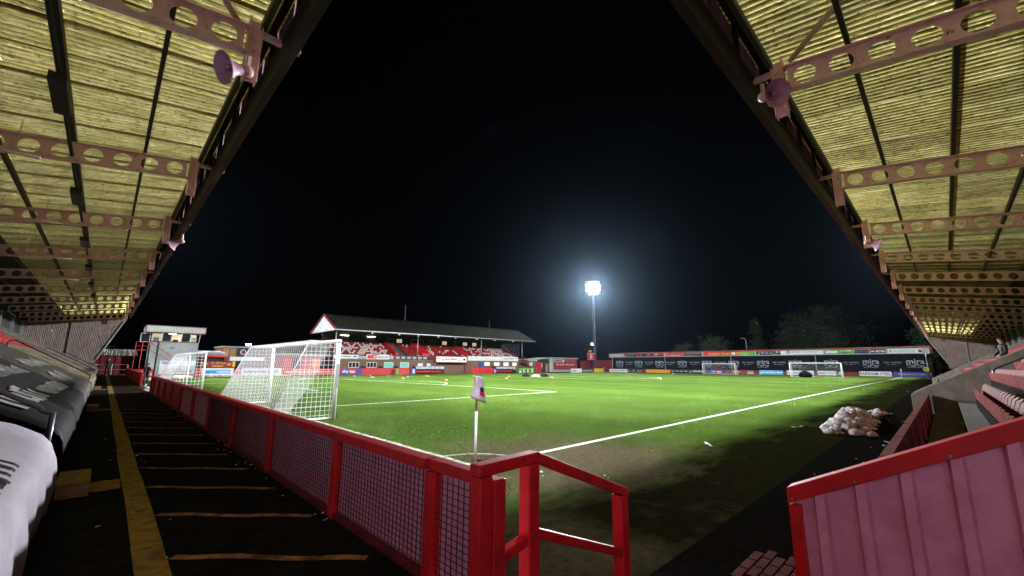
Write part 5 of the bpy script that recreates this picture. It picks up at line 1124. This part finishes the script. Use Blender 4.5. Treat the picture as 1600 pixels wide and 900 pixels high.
# ------------------------------------------------------------------ people
def person(x, y, z, face, label, jacket='jacket', arms=0.0, lean=0.0):
    """standing figure, one skinned surface, 1.76 m"""
    me = bpy.data.meshes.new('p'); V = []; Er = []; Rr = []
    def v(p, r, par=None):
        V.append(p); Rr.append(r)
        if par is not None: Er.append((par, len(V)-1))
        return len(V)-1
    pel = v((0, 0, .94), (.155, .115)); wa = v((0, 0, 1.08), (.145, .105), pel); ch = v((0, -.01+lean, 1.30), (.175, .12), wa); nb = v((0, 0+lean, 1.47), (.085, .08), ch); nk = v((0, .01+lean, 1.53), (.055, .058), nb); h1 = v((0, .03+lean, 1.60), (.075, .09), nk); h2 = v((0, .035+lean, 1.68), (.082, .10), h1); v((0, .02+lean, 1.755), (.045, .055), h2)
    for s_ in (-1, 1):
        sh = v((s_*.19, lean, 1.42), (.068, .068), ch); el = v((s_*(.25+.02*arms), -.02+.10*arms+lean, 1.14+.03*arms), (.05, .05), sh); wr = v((s_*(.25-.08*arms), .06+.24*arms+lean, .92+.2*arms), (.036, .032), el); hd = v((s_*(.245-.10*arms), .08+.28*arms+lean, .84+.22*arms), (.042, .022), wr); v((s_*(.235-.10*arms), .10+.30*arms+lean, .77+.22*arms), (.022, .014), hd)
        hp = v((s_*.095, 0, .86), (.10, .10), pel); kn = v((s_*.11, .02, .50), (.066, .066), hp); an = v((s_*.115, -.01, .10), (.045, .05), kn); ft = v((s_*.13, .09, .045), (.048, .04), an); v((s_*.135, .17, .03), (.036, .025), ft)
    me.from_pydata(V, Er, []); o = bpy.data.objects.new('p', me); col.objects.link(o)
    sk = o.modifiers.new('s', 'SKIN'); ss = o.modifiers.new('u', 'SUBSURF'); ss.levels = 2
    for i, r in enumerate(Rr): me.skin_vertices[0].data[i].radius = r
    me.skin_vertices[0].data[0].use_root = True
    dg = bpy.context.evaluated_depsgraph_get(); m2 = bpy.data.meshes.new_from_object(o.evaluated_get(dg)); bpy.data.objects.remove(o)
    m2.materials.clear()
    for k in (jacket, 'trousers', 'skin', 'board_white'): m2.materials.append(MATS[k])
    for p in m2.polygons:
        c_ = p.center; p.use_smooth = True
        p.material_index = 3 if c_.z < .09 else 1 if c_.z < .93 and abs(c_.x) < .21 else 2 if c_.z > 1.5 or (abs(c_.x) > .13 and c_.z < .91+.2*arms and c_.z > .6) else 0
    b = bpy.data.objects.new('person', m2); link(b); b.location = (x, y, z); b.rotation_euler = (0, 0, face)
    tag(b, label, 'person', 'people about the ground')
    hb_ = MB(); hb_.grid(lambda u, w_: (.098*math.cos(2*math.pi*u)*math.sin(w_*1.75)*.95, .022+lean+.118*math.sin(2*math.pi*u)*math.sin(w_*1.75)-.012, 1.655+.118*math.cos(w_*1.75)+(.03 if math.sin(2*math.pi*u) > .3 and w_ > .6 else 0)), 16, 6)
    h_ = bpy.data.objects.new('hair', hb_.mesh('hair', 'hair', True)); link(h_, b)
person(26.6, -1.75, step_r(3)[1], R(20), 'person in dark clothes standing among the seats of the right stand', arms=.6)
person(100.9, 35.0, gz(101, 35), R(90), 'person in black with white shoes in front of the far goal', arms=.3)
person(.35, 56.5, WZ, R(180), 'person in dark clothes at the end of the left walkway')
person(2.75, 47.0, gz(2.7, 47), R(140), 'person in dark clothes behind the fence gap near the goal')

# ------------------------------------------------------------------ standing grass blades over the near turf
rn = random.Random(12); vs = []; fs = []; k = 0
while k < 120000:
    d_ = 5.0*(5.2**rn.random()); a_ = R(rn.uniform(-3, 93)); x, y = d_*math.cos(a_), d_*math.sin(a_)
    if x < 2.0 or y < 2.05 or min(abs(x-GX), abs(y-GY)) < .075: continue
    k += 1
    bare = noise.noise(Vector((x*.55, y*.55, 3.3)))*.5+.5+.42*max(0, 1-math.dist((x, y), (6.6, 5.0))/3.6)+max(0, min(.6, (4.4-y)*.4))+(.12 if x < 4 else 0)  # blades also thinned where the turf colour carries the roof shade
    if rn.random() < (bare-.45)*2.6: continue
    g = gz(x, y); h = rn.uniform(.014, .040)*(.8+d_*.022); w_ = .0028*(.8+d_*.09); t = rn.uniform(0, 6.28); lx, ly = rn.uniform(-.6, .6)*h, rn.uniform(-.6, .6)*h; b0 = len(vs)
    vs += [(x-w_*math.cos(t), y-w_*math.sin(t), g-.002), (x+w_*math.cos(t), y+w_*math.sin(t), g-.002), (x+lx, y+ly, g+h)]; fs.append((b0, b0+1, b0+2))
pm('grass_blade', (0.120, 0.190, 0.045), (0.052, 0.094, 0.020), 26, 0.9, spec=0.05, lo=.3, hi=.7)
b = MB(); b.add(vs, fs); o = b.build('grass', 'grass_blade'); tag(o, 'short grass blades on the near corner of the pitch', 'grass', None, 'stuff')

# ------------------------------------------------------------------ damp night air
m = bpy.data.materials.new('air'); m.use_nodes = True; MATS['air'] = m; n = m.node_tree.nodes
n.remove(n['Principled BSDF']); pv = n.new('ShaderNodeVolumePrincipled'); pv.inputs['Color'].default_value = (0.50, 0.72, 1.0, 1); pv.inputs['Density'].default_value = 0.00003; pv.inputs['Anisotropy'].default_value = 0.88
m.node_tree.links.new(pv.outputs[0], n['Material Output'].inputs['Volume'])
o = MB().box((-45, -45, -1.8), (175, 135, 31)).build('haze', 'air'); tag(o, 'thin damp night air over the whole ground', 'haze', None, 'stuff')
